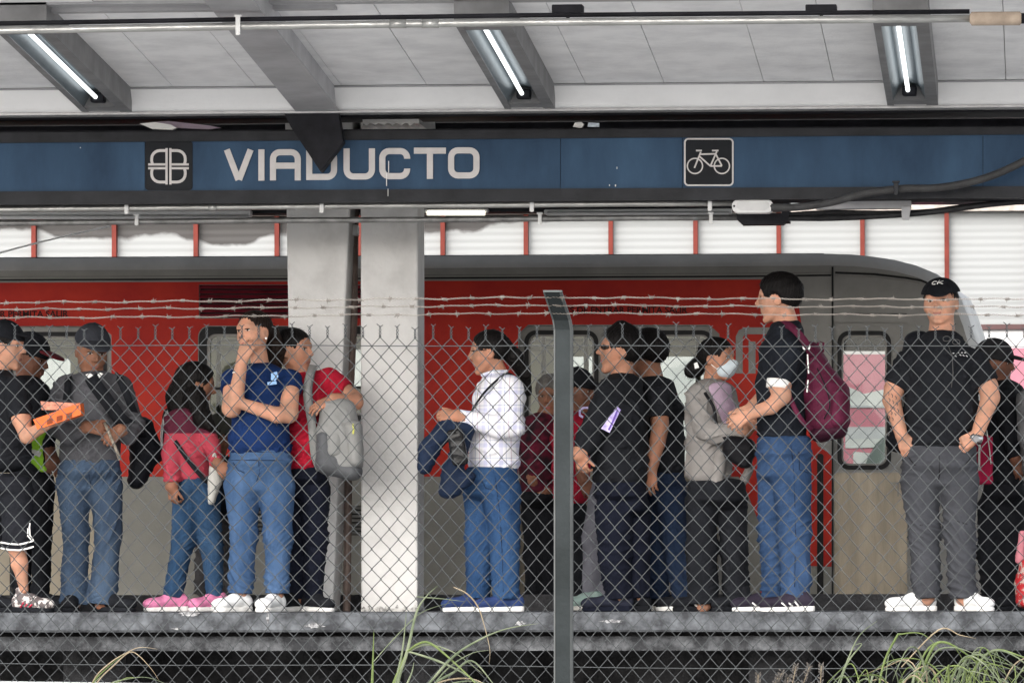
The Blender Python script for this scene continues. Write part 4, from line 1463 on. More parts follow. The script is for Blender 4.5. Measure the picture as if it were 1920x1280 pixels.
# roof gutter lines, panel joints
def tstrip(name, pts, w, m, Y=YT - .008, th=.008, par=None):
    mb = MB(); mb.stroke(pts, w, Y, th); return mb.build(name, m, par or train)
tstrip('gutter', [(X0T, 527), (0, 525), (700, 522), (1400, 518), (1558, 516)], 3.2, M_RUB)
tstrip('gutter', [(X0T, 520), (0, 519), (700, 516.5), (1400, 512.5), (1558, 511)], 2.2, M_ALU, YT - .014, .014)
tstrip('gutter', [(1566, 511), (1640, 514), (1700, 521), (1728, 526), (1738, 530)], 4.0, M_RUB)
tstrip('gutter', [(1566, 516), (1640, 519), (1700, 526), (1724, 531)], 2.5, M_ALU)
tstrip('body_joint', [(1561, 500), (1561, 1140)], 3.5, M_RUB)
tstrip('body_joint', [(1563, 588), (1700, 588)], 1.6, M_RUB)
mb = MB(); mb.tube([P(X0T, 489, Ym), P(1545, 477.5, Ym)], .010, 6); mb.build('roof_rail', M_RUB, train)
# far side wall with window openings, floor, ceiling
YI = YT + 2.45
holes = [rrect(30, 672, 132, 775, 8), rrect(1060, 668, 1130, 775, 8), rrect(1190, 668, 1348, 868, 8), rrect(560, 655, 720, 728, 8), rrect(-140, 672, -20, 775, 8), rrect(1540, 640, 1700, 910, 8),
         rrect(760, 668, 900, 775, 8)]
V_, F_ = plate([(X0T, 1135), (1790, 1135), (1790, 610), (1740, 520), (X0T, 520)], holes, YI, .05)
add('far_side', V_, F_, M_CREAM, train)
a, b = P(X0T, 1139, YT), P(1800, 1139, YT)
mb = MB(); mb.box((a[0], YT + .06, PZ - .06), (b[0] - .1, YI, PZ - .01)); mb.build('floor', M_STEELD, train)
mb = MB(); zc_ = P(700, 560, YT)[2]; mb.box((a[0], YT + .06, zc_ + .05), (P(1560, 900, YT)[0], YI, zc_ + .09)); mb.build('ceiling', M_CREAM, train)
mb = MB(); mb.box((P(1535, 900, YT)[0], YT + .06, PZ), (P(1545, 900, YT)[0], YI, zc_)); mb.build('bulkhead', M_CREAM, train)
mb = MB(); mb.box((a[0] + .3, YT + 1.15, zc_ + .0), (P(1500, 900, YT)[0], YT + 1.35, zc_ + .045)); mb.build('interior_lamp', mat('interior_lamp', (1, .97, .88), .5, 0, 0, emit=1.6), train)
for px in (60, 150, 410, 500, 620, 700, 1020, 1100, 1200, 1310):
    c = P(px, 1100, YT + .6)
    mb = MB(); mb.tube([(c[0], YT + .6, PZ), (c[0], YT + .6, zc_ + .05)], .016, 8); mb.build('grab_pole', M_ALU, train, True)
mb = MB()
for y in (637, 652):
    mb.raw(*(lambda q: (q, [(0, 1, 2, 3)]))([P(X0T, y + 4, YI - .06), P(1500, y + 1, YI - .06), P(1500, y - 3, YI - .06), P(X0T, y, YI - .06)]))
mb.build('luggage_rail', M_TLOW, train)
for x0_, x1_ in ((235, 360), (380, 560), (580, 940)):
    p0, p1 = P(x0_, 900, YI - .5), P(x1_, 790, YI - .1)
    mb = MB(); mb.box((p0[0], YI - .5, PZ + .40), (p1[0], YI - .06, PZ + .47), .02); mb.box((p0[0], YI - .16, PZ + .47), (p1[0], YI - .08, PZ + .95), .02)
    mb.build('seat_bench', mat('green_seat', (.12, .15, .13), .5), train)
# under frame and skirt seen below the floor
mb = MB(); mb.box((a[0], YT + .05, .3), (b[0] - .2, YT + 2.3, PZ - .07)); mb.build('underframe', M_VOID, train)


def door_leaf(x0, x1, w0, w1, wy0, wy1, m_low, name='door_leaf', Y=YT + .05, top=606, bot=1138):
    V_, F_ = plate([(x0, bot), (x1, bot), (x1, top), (x0, top)], [rrect(w0, wy0, w1, wy1, 16)], Y, .03)
    d = add(name, V_, F_, M_TGREY, train)
    V_, F_ = plate([(x0 + 1, bot - 1), (x1 - 1, bot - 1), (x1 - 1, wy1 + 14), (x0 + 1, wy1 + 14)], [], Y - .003, .003)
    add('lower_skin', V_, F_, m_low, d)
    V_, F_ = plate(rrect(w0 - 8, wy0 - 8, w1 + 8, wy1 + 8, 22), [rrect(w0, wy0, w1, wy1, 15)], Y - .012, .014)
    add('window_seal', V_, F_, M_RUB, d)
    V_, F_ = plate(rrect(w0, wy0, w1, wy1, 15), [rrect(w0 + 3.5, wy0 + 3.5, w1 - 3.5, wy1 - 3.5, 12)], Y + .002, .012)
    add('window_frame', V_, F_, M_ALU, d)
    V_, F_ = plate(rrect(w0 + 3, wy0 + 3, w1 - 3, wy1 - 3, 12), [], Y + .014, .003)
    add('pane', V_, F_, M_GLASS, d)
    return d
door_leaf(-168, 20, -150, 6, 630, 872, M_TANL)
door_leaf(21, 207, 38, 192, 630, 872, M_TANL)
door_leaf(973, 1152, 991, 1114, 627, 872, M_TANL)
door_leaf(1153, 1347, 1176, 1330, 627, 870, M_TANL)
for x in (20.5, 1152.5):
    mb = MB(); mb.stroke([(x, 608), (x, 1138)], 5, YT + .035, .012); mb.build('door_seal', M_RUB, train)
cd = door_leaf(1563, 1702, 1578, 1663, 628, 872, M_TAN, 'cab_door', YT + .03, 604, 1139)
mb = MB(); mb.pprism([(1582, 658), (1660, 658), (1660, 632), (1582, 632)], YT + .05, .01); mb.build('sun_blind', M_RUB, cd)
mb = MB(); mb.stroke([(1670, 905), (1684, 905), (1684, 930)], 3, YT + .012, .012); mb.build('handle', M_ALU, cd)
# cab door upper part is grey like the body, slot and grab rail beside it
mb = MB(); mb.pprism(rrect(1532, 850, 1544, 1116, 5), YT - .010, .004); mb.build('handrail_recess', M_RUB, train)
mb = MB(); mb.tube([P(1538, 870, YT - .012), P(1538, 1095, YT - .012)], .006, 8); mb.build('handrail', M_RUB, train)
mb = MB(); mb.pprism([(1422, 1125), (1428, 1100), (1438, 1096), (1447, 1118), (1443, 1132)], YT - .0065, .003); mb.build('paint_scrape', M_TRED, train)
# wide window
V_, F_ = plate(rrect(373, 612, 745, 790, 20), [rrect(388, 626, 731, 778, 16)], YT - .002, .03); add('window_seal', V_, F_, M_RUB, train)
V_, F_ = plate(rrect(388, 626, 731, 778, 16), [rrect(394, 631, 725, 773, 12)], YT + .004, .02); wf = add('window_frame', V_, F_, M_ALU, train)
mb = MB(); mb.stroke([(394, 728), (725, 726)], 5, YT + .006, .015); mb.build('sash_bar', M_RUB, wf)
V_, F_ = plate(rrect(392, 629, 727, 775, 12), [], YT + .026, .003); add('pane', V_, F_, M_GLASS, wf)
# louvres
def louvre(x0, y0, x1, y1, nsl, m, name):
    mb = MB()
    mb.pprism([(x0, y1), (x1, y1), (x1, y0), (x0, y0)], YT + .035, .004)
    base = mb.build(name, M_RUB, train)
    mb = MB(); p = (y1 - y0) / nsl
    for i in range(nsl):
        t, b = y0 + i * p + 1, y0 + i * p + p * .66
        A, B, Cq, D = P(x0, b, YT - .008), P(x1, b, YT - .008), P(x1, t, YT + .022), P(x0, t, YT + .022)
        mb.hexa([A, B, Cq, D, A + (0, .006, -.004), B + (0, .006, -.004), Cq + (0, .006, -.004), D + (0, .006, -.004)])
    mb.build('slats', m, base)
louvre(374, 534, 746, 596, 7, mat('dark_crimson_slat', (.22, .02, .035), .45, 0, .2, 8), 'air_louvre')
# the grey skin is cut visually by a recess box
louvre(395, 948, 700, 1003, 7, M_TGREY, 'heater_louvre')
# lettering on the side
for x0_, x1_, yb in ((-136, 128, 595.5), (1025, 1289, 588)):
    V_, F_ = text_mesh('ANTES DE ENTRAR PERMITA SALIR', x0_, x1_, yb, YT - .0095, .003, 12.5, -.004)
    add('lettering', V_, F_, M_TXT, train)
# grey block emblem
mb = MB()
mb.stroke([(1386, 700), (1386, 632), (1390, 624), (1398, 620), (1470, 620)], 13, YT - .0095, .003)
for x in (1410, 1434):
    mb.stroke([(x, 700), (x, 640)], 13, YT - .0095, .003)
mb.build('emblem', M_TGREY, train)
# ------------------------------------------------------------------ fence, grass
fence = thing('chain_link_fence', 'galvanised chain link fence topped with three barbed wires in front of the platform', 'fence', (P(1057, 900, YF)[0], YF, .9))
M_WIRE = mat('galvanised_wire', (.050, .054, .056), .55, .1, .30, 3, 0, detail=6)
M_BARB = mat('bright_barbed_wire', (.21, .19, .17), .5, .3, .25, 9)
M_POST = mat('dark_green_grey_post', (.010, .0135, .014), .7, 0, .22, 2.2, .2, 50, (.026, .031, .033), detail=9)
M_POSTL = mat('lit_post_edge', (.075, .08, .08), .6, 0, .15, 9)  # light on the post edges put into a paler post colour
DW, DH = 32.6, 37.6
mb = MB()
def noff(x, y):
    return (1.6 * math.sin(x * .011 + y * .017) + 1.0 * math.sin(x * .031 - y * .023 + 2), 1.8 * math.sin(x * .009 - y * .012 + 1) + .8 * math.sin(x * .043 + y * .02))
YFm = YF
rW = .0019
x = -330.0; j = 0
rngf = random.Random(3)
while x < 2350:
    for half in (0, 1):
        # picket between lattice columns x+half*DW/2 (even nodes if half==0)
        xl_, xr2 = x + half * DW / 2, x + (half + 1) * DW / 2
        if xl_ > 2350: break
        pts = []
        k = 0
        y = 632.0
        left_first = True
        # even rows (k even) nodes at integer columns, odd rows at half columns
        while y < 1345:
            even = (k % 2 == 0)
            at_left = (even and half == 0) or (not even and half == 1)
            xn = xl_ if at_left else xr2
            ox, oy = noff(xn, y)
            sgn = -1 if at_left else 1           # overshoot direction
            over = 1.5
            q = [(xn - sgn * 1.2 + ox, y - 2.0 + oy, -sgn * .0022), (xn + sgn * over + ox, y + oy, 0.0), (xn - sgn * 1.2 + ox, y + 2.0 + oy, sgn * .0022)]
            pts += q
            k += 1
            y += DH / 2
        mb.tube([P(a_, b_, YFm + c_) for a_, b_, c_ in pts], rW, 5, cap=False)
    # twisted top ends
    ox, oy = noff(x, 632)
    for s_ in (-1, 1):
        tw = []
        hh = 17 + 3 * math.sin(x * .7)
        for i in range(9):
            t = i / 8
            tw.append((x + ox + s_ * 2.0 * math.cos(t * 9), 632 + oy - t * hh, .004 * math.sin(t * 9 + (0 if s_ > 0 else math.pi))))
        e = tw[-1]
        tw.append((x + ox + s_ * rngf.uniform(4, 7), e[1] - rngf.uniform(3, 7), rngf.uniform(-.005, .005)))
        mb.tube([P(a_, b_, YFm + c_) for a_, b_, c_ in tw], rW * 1.0, 5, cap=True)
    x += DW
mb.build('mesh', M_WIRE, fence, True)
mb = MB()
mb.tube([P(x_, y_ + .8 * math.sin(x_ * .01), YF - .006) for x_, y_ in [(-330 + 60 * i, 647 + .0012 * (-330 + 60 * i)) for i in range(46)]], .0021, 5)
mb.tube([P(x_, y_ + 1.5 * math.sin(x_ * .006), YF - .006) for x_, y_ in [(-330 + 60 * i, 1243 + .006 * (-330 + 60 * i)) for i in range(46)]], .0021, 5)
mb.build('tension_wire', M_WIRE, fence, True)
# post with cranked arm: folded channel, dark web, lips coloured paler as if catching light
def post(px, parent):
    q = lambda x, y, Y: P(px + x, y, Y)
    def ring(xc, y, Y, w=17):
        a = q(xc - w, y, Y); b = q(xc + w, y, Y)
        return a, b
    mb = MB(); ml = MB()
    lv = [(0, 1360, YF - .03), (0, 700, YF - .03), (0, 618, YF - .03), (-3, 600, YF - .05), (-20, 548, YF - .22)]
    L = []
    for xc, y, Y in lv:
        a, b = ring(xc, y, Y, 13.5)
        L.append((a, b))
    dn = .052
    for (a, b), (c, d) in zip(L[:-1], L[1:]):
        o = np.array([0, dn, 0])
        mb.hexa([a, b, d, c, a + o, b + o, d + o, c + o])
    mb.build('post', M_POST, parent)
    for (a, b), (c, d) in zip(L[:-1], L[1:]):
        o = np.array([.011, .001, 0]); p_ = np.array([0, .055, 0])
        ml.hexa([b + (.0005, -.003, 0), b + o + (0, .008, 0), d + o + (0, .008, 0), d + (.0005, -.003, 0), b + (.0005, 0, 0) + p_, b + o + p_, d + o + p_, d + (.0005, 0, 0) + p_])
    for (a, b), (c, d) in zip(L[:-1], L[1:]):
        ml.hexa([a - (.007, .004, 0), a + (-.0005, -.004, 0), c + (-.0005, -.004, 0), c - (.007, .004, 0), a - (.007, -.03, 0), a + (-.0005, .03, 0), c + (-.0005, .03, 0), c - (.007, -.03, 0)])
    a, b = L[-1]
    ml.hexa([a + (-.007, -.004, .001), b + (.011, -.004, .001), b + (.011, -.004, .009), a + (-.007, -.004, .009), a + (-.007, dn, .001), b + (.011, dn, .001), b + (.011, dn, .009), a + (-.007, dn, .009)])
    ml.build('post_lip', M_POSTL, parent)
post(1055, fence)
# barbed wires
def barbed(yl, ym, yr, Yb, seed):
    r = random.Random(seed)
    mb = MB()
    xs_ = np.arange(-330, 2351, 2.6)
    def yy(x):
        if x < 1035:
            t = (x + 300) / 1335
            return yl + (ym - yl) * t + 3.0 * math.sin(math.pi * t) * .6 + 1.0 * math.sin(x * .031 + seed) + .7 * math.sin(x * .083 + seed * 2)
        t = (x - 1035) / 900
        return ym + (yr - ym) * t + 2.5 * math.sin(math.pi * min(1, t)) * .6 + 1.0 * math.sin(x * .029 + seed) + .6 * math.sin(x * .09)
    for ph in (0, math.pi):
        mb.tube([P(x, yy(x) + 1.15 * math.cos(x * .42 + ph), Yb + .0028 * math.sin(x * .42 + ph)) for x in xs_], .0012, 4, cap=False)
    x = -320 + r.uniform(0, 30)
    while x < 2340:
        y = yy(x)
        for k in range(3):                 # wrapped barb
            mb.tube([P(x + k * 2.2 - 2 + 1.6 * math.cos(t), y + 2.6 * math.sin(t), Yb + .006 * math.cos(t)) for t in np.linspace(0, 6.28, 7)], .0012, 4, cap=False)
        for k in range(3):
            an = r.uniform(0, 6.28)
            mb.tube([P(x + k * 2 - 2, y, Yb), P(x + k * 2 - 2 + 7 * math.cos(an), y + 7 * math.sin(an), Yb + r.uniform(-.01, .01))], [.0016, .0006], 4)
        x += r.uniform(50, 62)
    mb.build('barbed_wire', M_BARB, fence, True)
barbed(568.5, 557, 561, YF - .19, 1)
barbed(581, 571.5, 575, YF - .14, 2)
barbed(597, 586.5, 590, YF - .09, 3)

# ------------------------------------------------------------------ grass
M_G1 = mat('green_blade', (.055, .088, .024), .5, 0, .25, 9, 0, 1, (.13, .165, .06), stretch=(1, 1, .3))
M_G2 = mat('grey_green_blade', (.085, .115, .065), .55, 0, .3, 9, 0, 1, (.17, .19, .125))
M_G3 = mat('dry_straw_blade', (.20, .155, .10), .6, 0, .2, 9, 0, 1, (.29, .24, .17))


def blade(mb, pts, w, Y0, dY=0.0):
    """pts px polyline (smoothed), w width px at the base, tapering to a tip; folded along its spine"""
    q = smooth_pts(pts, 6)
    n = len(q)
    V = []; Fc = []
    for i, (x, y) in enumerate(q):
        t = i / (n - 1)
        c = P(x, y, Y0 + dY * t)
        j = min(i + 1, n - 1); k = max(i - 1, 0)
        d = np.array([q[j][0] - q[k][0], -(q[j][1] - q[k][1])], float)
        d /= np.linalg.norm(d) + 1e-9
        ww = w * Y0 / F / 2 * (min(1, .7 + t) if t < .3 else 1) * (1 - max(0, t - .35) / .65) ** .8 + .0004
        nn = np.array([-d[1], 0, d[0]]) * ww
        V += [c - nn + (0, .003, 0), c + (0, -ww * .5, 0), c + nn + (0, .003, 0)]
        if i:
            b = 3 * i
            Fc += [(b - 3, b - 2, b + 1, b), (b - 2, b - 1, b + 2, b + 1)]
    mb.raw(V, Fc)


def tuft(label, base_px, Y, specs, mats=(None,), name='grass_tuft'):
    root = thing(name, label, 'grass', P(base_px[0], base_px[1], Y))
    for m in set(s[3] for s in specs):
        mb = MB()
        for pts, w, dY, mm in specs:
            if mm is m:
                blade(mb, pts, w, Y, dY)
        mb.build('blades' if m is not M_G3 else 'dry_blades', m, root, True)
    return root


g = M_G1; g2 = M_G2; g3 = M_G3
tuft('tall green reed tuft growing in front of the second column', (735, 1345), YF - .5, [
    ([(722, 1350), (735, 1290), (762, 1222)], 9, 0, g), ([(735, 1345), (748, 1270), (764, 1218), (780, 1150), (797, 1120), (822, 1096)], 6, 0, g2),
    ([(728, 1345), (745, 1265), (755, 1215), (762, 1145)], 5, 0, g2), ([(762, 1222), (785, 1206), (808, 1206), (850, 1240), (900, 1290), (935, 1345)], 4.5, -.1, g),
    ([(764, 1220), (820, 1238), (870, 1262), (925, 1300)], 4, -.05, g2), ([(740, 1345), (800, 1285), (850, 1230), (900, 1198), (950, 1178), (1010, 1168)], 4.5, -.2, g2),
    ([(760, 1345), (810, 1285), (850, 1260), (884, 1238), (920, 1275), (950, 1320)], 4.5, 0, g2), ([(745, 1345), (760, 1290), (772, 1260), (776, 1240)], 4, 0, g2),
    ([(770, 1345), (830, 1262), (880, 1226), (918, 1218)], 2.6, 0, g2), ([(850, 1100), (875, 1112), (895, 1135), (906, 1165), (918, 1215), (917, 1245)], 2.2, 0, g3),
    ([(764, 1222), (800, 1208), (850, 1222), (905, 1262)], 2.8, 0, g2), ([(700, 1240), (740, 1195), (790, 1148), (850, 1128)], 1.8, .1, g2),
    ([(780, 1118), (830, 1122), (870, 1127)], 1.8, 0, g2), ([(735, 1345), (790, 1295), (850, 1272), (905, 1280), (930, 1330)], 3, 0, g3),
    ([(755, 1345), (820, 1292), (876, 1276), (930, 1285)], 3, 0, g2)])
tuft('single upright green reed left of the tall tuft', (697, 1345), YF - .45, [([(695, 1350), (698, 1270), (701, 1180)], 5.5, 0, M_G1), ([(690, 1350), (676, 1320), (660, 1302)], 4, 0, M_G2)])
tuft('small half dry grass tuft at the lower left', (165, 1340), YF - .4, [
    ([(150, 1345), (175, 1275), (205, 1243), (235, 1224), (262, 1213), (295, 1216)], 2.2, 0, g3), ([(148, 1345), (170, 1285), (200, 1252), (232, 1226)], 3, 0, M_G1),
    ([(155, 1345), (180, 1282), (215, 1245), (243, 1222), (262, 1230), (285, 1255), (298, 1275)], 2.2, 0, g3),
    ([(170, 1330), (200, 1285), (240, 1272), (280, 1270), (330, 1290)], 2, 0, g2), ([(160, 1345), (188, 1300), (232, 1272), (256, 1270)], 2.4, 0, M_G1),
    ([(150, 1345), (168, 1290), (196, 1262)], 2.6, 0, g2)])
r = random.Random(5)
sp = []
for i in range(88):
    bx = r.gauss(1785, 78)
    lean = r.uniform(-1, 1)
    ln = r.uniform(60, 160)
    up = r.uniform(.62, 1.0)
    x1_ = bx + lean * ln * .45; y1_ = 1335 - ln * up * .8
    x2_ = bx + lean * ln * .95; y2_ = y1_ - r.uniform(-8, 22)
    x3_ = x2_ + lean * r.uniform(30, 90) + math.copysign(14, lean); y3_ = y2_ + r.uniform(8, 85)
    m = r.choice([M_G1, M_G1, M_G2, M_G2, M_G2, M_G3])
    sp.append(([(bx, 1350), (x1_, y1_), (x2_, y2_), (x3_, y3_)], r.uniform(1.6, 4.0) if m is not M_G3 else r.uniform(1.6, 3.2), r.uniform(-.35, .3), m))
sp += [([(1545, 1345), (1590, 1235), (1612, 1190), (1645, 1163)], 2.6, 0, M_G2), ([(1640, 1345), (1655, 1250), (1680, 1195), (1690, 1188), (1730, 1188), (1765, 1220)], 4, 0, M_G1),
       ([(1560, 1345), (1585, 1250), (1615, 1208), (1600, 1210)], 3, 0, M_G2), ([(1690, 1250), (1760, 1180), (1800, 1190), (1830, 1196)], 2.4, 0, M_G3),
       ([(1700, 1345), (1740, 1230), (1770, 1203), (1830, 1240), (1870, 1290)], 5, 0, M_G1), ([(1780, 1345), (1830, 1250), (1865, 1219), (1910, 1228), (1990, 1260)], 6, -.1, M_G1)]
tuft('big arching clump of green grass at the lower right', (1745, 1345), YF - .55, sp)
# heathery dry weed
root = thing('dry_weed', 'grey feathery weed left of the big grass clump', 'plant', P(1470, 1345, YF - .3))
mb = MB(); ms = MB()
for i in range(15):
    bx = r.uniform(1395, 1540); h_ = r.uniform(55, 110); ln = r.uniform(-12, 28)
    pts = smooth_pts([(bx - ln, 1350), (bx, 1350 - h_ * .6), (bx + ln * .7, 1350 - h_)], 8)
    Yw = YF - .3 + r.uniform(-.1, .1)
    ms.tube([P(a_, b_, Yw) for a_, b_ in pts], .0016, 4)
    for a_, b_ in pts[5:]:
        for k in range(7):
            an = r.uniform(0, 6.28); c = P(a_, b_ + r.uniform(-4, 4), Yw)
            d = np.array([math.cos(an), math.sin(an), .7]) * .011
            mb.raw([c, c + d + (0, 0, .004), c + d * 1.2, c + d - (0, 0, .004)], [(0, 1, 2, 3)])
ms.build('stem', M_G3, root); mb.build('florets', mat('grey_floret', (.085, .078, .072), .8, 0, .3, 9), root)
# ------------------------------------------------------------------ the people, left to right
GRP = 'people waiting on the platform'
SH = dict


def strap(parent_or_none, name, pts, w, Yd, m, th=.006, label=None, cat=None):
    """flat webbing along px points (x, y, Y)"""
    q = smooth_pts(pts, 5)
    c = np.array([P(a, b, Y_) for a, b, Y_ in q])
    T = np.gradient(c, axis=0)
    V, Fc = [], []
    for i in range(len(c)):
        t = T[i] / (np.linalg.norm(T[i]) + 1e-9)
        n = np.cross(t, [0, -1, 0]); n /= np.linalg.norm(n) + 1e-9
        ww = w * q[i][2] / F / 2
        V += [c[i] - n * ww + (0, -th, 0), c[i] + n * ww + (0, -th, 0), c[i] + n * ww + (0, th, 0), c[i] - n * ww + (0, th, 0)]
        if i:
            b = 4 * i
            Fc += [(b - 4 + k, b - 4 + (k + 1) % 4, b + (k + 1) % 4, b + k) for k in range(4)]
    Fc += [(3, 2, 1, 0), tuple(len(V) - 4 + k for k in range(4))]
    return add(name, V, Fc, m, parent_or_none, True)


def blob(name, prims, h, m, parent=None, amp=.004, f=30, seed=3, relaxn=1):
    return surf(name, prims, h, m, parent, (lambda V: folds(V, amp, seed, f, .8)) if amp else None, relaxn)


def pc(x, y, Y, r, rd=None):
    """px point -> centre and radii"""
    return P(x, y, Y), r * Y / F


# 1 man in black at the left edge ---------------------------------
Y = 33.45
a1 = person('man in black T-shirt and black shorts with white striped hems at the left edge', Y, S_FAIR,
    (10, 609, 694, 78, 3, 0), [(-2, 712, 34, .17), (4, 755, 52, .15), (8, 800, 54, .145), (10, 860, 52, .14)],
    [dict(p=[(30, 728, 21, -.13), (40, 785, 18, -.17), (50, 818, 13, -.20), (88, 795, 10, -.26)], slv=.93, loose=.018, hand=dict(d=(1, .1, .35), n=(0, -.5, -1), side=-1, curl=14)),
     dict(p=[(-20, 728, 21, .15), (-28, 800, 17, .15), (-10, 850, 12, .1)], slv=.9, hand=dict(d=(.5, 0, -.5)))],
    [dict(p=[(30, 930, 34, -.03), (34, 985, 30, -.05), (32, 1030, 33, -.05)], bare=(45, 1104, 8.5, -.02)), dict(p=[(-22, 930, 34, .1), (-24, 985, 30, .1), (-24, 1030, 32, .1)], bare=(-22, 1100, 8.5, .1))],
    K_BLACK, cloth('black_shorts', (.014, .015, .019)), 905, hair=dict(style='short', vol=.045), hat=dict(m=K_BLACK, z=.72, droop=.0), shoes=[(44, 0, 62, SH(mu=mat('patterned_trainer', (.12, .10, .10), .6, 0, 0, 28, .1, 60, (.62, .58, .56), thr=(.49, .53)), ms=K_BLACK, stripes=mat('crimson_trim', (.50, .03, .07), .5), high=True)), (-22, .1, 70, SH(mu=K_BLACK, ms=K_BLACK))],
    neck=.060, seed=2, pants_fold=.004, group=GRP)
mb = MB()
for k, y in enumerate((1017, 1028)):
    mb.stroke([(1, y - 1), (18, y + 2), (36, y + 3), (50, y), (63, y - 4)], 3.0, Y - .155 + .0, .004)
mb.stroke([(63, 1013), (56, 1003), (55, 988), (56, 980)], 2.4, Y - .155, .004); mb.stroke([(59, 1012), (52, 1004), (52, 990)], 2.0, Y - .155, .004)
mb.build('hem_stripes', K_WHITE, a1['root'])
bx_ = thing('sweets_box', 'open orange sweets box held by the man in black at the left edge', 'box', P(110, 780, Y - .3))
O_ = mat('orange_card', (.80, .16, .04), .5, 0, .08, 9)
mb = MB(); q = [(62, 786), (70, 805), (152, 777), (150, 755)]
f0 = [P(x, y, Y - .30) for x, y in q]; f1 = [p + (0, .13, .0) for p in f0]
mb.hexa([f0[1], f0[2], f0[3], f0[0], f1[1], f1[2], f1[3], f1[0]]); mb.build('box', O_, bx_)
mb = MB(); q = [(76, 752), (78, 768), (128, 768), (150, 756)]
mb.pprism(q, Y - .24, .10); mb.build('lid_flap', mat('pale_orange_inside', (.60, .26, .18), .6, 0, .4, 60), bx_)
mb = MB()
for x in (88, 106, 124):
    mb.pprism([(x, 796 - (x - 88) * .30), (x + 11, 793 - (x - 88) * .30), (x + 11, 783 - (x - 88) * .30), (x, 786 - (x - 88) * .30)], Y - .303, .002)
mb.build('printed_marks', mat('brown_print', (.22, .05, .02), .6), bx_)

# 2 man in the maroon cap -----------------------------------------
Y2 = 34.15
person('man in maroon cap looking over the shoulder of the man in black shorts', Y2, S_DRK,
    (56, 632, 716, 74, 14, 0), [(50, 722, 34, .17), (50, 770, 42, .15), (55, 830, 42, .14), (60, 870, 40, .13)],
    [dict(p=[(72, 735, 19, -.12), (85, 800, 15, -.15), (95, 850, 11, -.15)], slv=1.95, hand=dict(d=(.1, 0, -1), side=1)), dict(p=[(28, 735, 19, .15), (20, 800, 16, .15), (20, 860, 12, .15)], slv=1.95)],
    [[(78, 915, 26, -.05), (78, 1010, 20, -.05), (76, 1125, 18, -.05)], [(48, 915, 26, .1), (44, 1010, 20, .1), (40, 1125, 18, .1)]],
    K_BLACK, K_BLACK, 880, hair=dict(style='short', vol=.03), hat=dict(m=K_BLACK, z=.66, bm=mat('maroon_visor', (.12, .015, .02), .7)), shoes=[(76, -.05, 60, SH(mu=K_BLACK, ms=K_BLACK)), (40, .1, 70, SH(mu=K_BLACK, ms=K_BLACK))], seed=3, group=GRP, lite=True)
rt = thing('safety_vest', 'lime green vest with a grey band held beside the man in black shorts', 'vest', P(70, 840, 33.75))
M_LIME = cloth('lime_fabric', (.32, .62, .05), .7, .12)
s_ = 33.75 / F
blob('fabric', [cone(P(78, 808, 33.75), P(66, 830, 33.75), (11 * s_, .03, .02), (14 * s_, .03, .02), .01), cone(P(66, 830, 33.75), P(68, 862, 33.75), (14 * s_, .03, .02), (15 * s_, .03, .02), .01), cone(P(68, 862, 33.75), P(80, 880, 33.75), (13 * s_, .03, .02), (8 * s_, .03, .015), .01)], .006, M_LIME, rt, .004, 60)
mb = MB(); mb.stroke([(56, 846), (66, 848), (76, 852)], 10, 33.66, .01); mb.build('reflective_band', mat('silver_band', (.45, .45, .42), .5), rt)

# 3 older man in grey jacket -----------------------------------
Y = 33.75
M_GJ = cloth('charcoal_grey_jacket', (.085, .085, .094), .8, .18)
a3 = person('older man in grey cap and grey jacket looking down at a small flute', Y, S_BRN,
    (172, 616, 703, 24, 16, -3), [(176, 716, 40, .15), (176, 745, 58, .17), (172, 800, 60, .17), (168, 855, 60, .16)],
    [dict(p=[(124, 728, 24, .02), (104, 796, 21, -.06), (128, 816, 17, -.20), (163, 800, 12, -.27)], slv=2.95, hand=dict(d=(1, -.05, -.15), n=(0, -.9, .5), side=1, curl=35)),
     dict(p=[(226, 728, 24, .02), (250, 796, 20, -.06), (240, 815, 17, -.16), (226, 806, 12, -.25)], slv=2.95, hand=dict(d=(-.75, -.1, -.65), n=(.2, -.9, .3), side=-1, curl=35))],
    [[(136, 915, 31), (143, 1005, 25), (137, 1132, 27)], [(199, 915, 32), (203, 1005, 25), (192, 1132, 27)]],
    M_GJ, D_GREY, 872, hair=dict(style='short', vol=.02, m=M_HAIRG), hat=dict(m=cloth('dark_grey_cap', (.035, .037, .045)), z=.70, brim_yaw=0), neck=.062,
    shoes=[(135, 0, 5, SH(mu=K_BLACK, ms=K_BLACK, high=True)), (196, 0, 62, SH(mu=K_BLACK, ms=K_BLACK, L=.30, high=True))], seed=4, group=GRP, pants_fold=.008, brow_m=M_HAIRG)
mb = MB(); mb.pprism([(160, 702), (168, 699), (178, 706), (188, 698), (193, 700), (183, 712), (176, 716), (168, 711)], Y - .155, .02); mb.build('white_collar', K_WHITE, a3['root'])
strap(a3['root'], 'shoulder_strap', [(170, 706, Y - .150), (178, 720, Y - .172), (200, 750, Y - .195), (228, 788, Y - .19), (246, 800, Y - .15)], 26, 0, K_BLACK, .004)
mb = MB(); W3 = a3['W']; mb.tube([W3(.06 + .05 * math.cos(t), .345, .86 + .028 * math.sin(t)) for t in np.linspace(0, 6.28, 12)], .0028, 5); mb.build('cap_badge', K_WHITE, a3['root'], True)
fl = thing('flute', 'small pale carved flute in the hands of the older man in grey', 'flute', P(210, 830, Y - .32))
mb = MB(); mb.tube([P(196, 792, Y - .31), P(206, 815, Y - .32), P(216, 838, Y - .33), P(225, 862, Y - .33)], [.008, .009, .009, .011], 10); mb.build('tube', mat('mottled_bone', (.16, .13, .10), .5, 0, .3, 50, 0, 1, (.34, .30, .25)), fl, True)
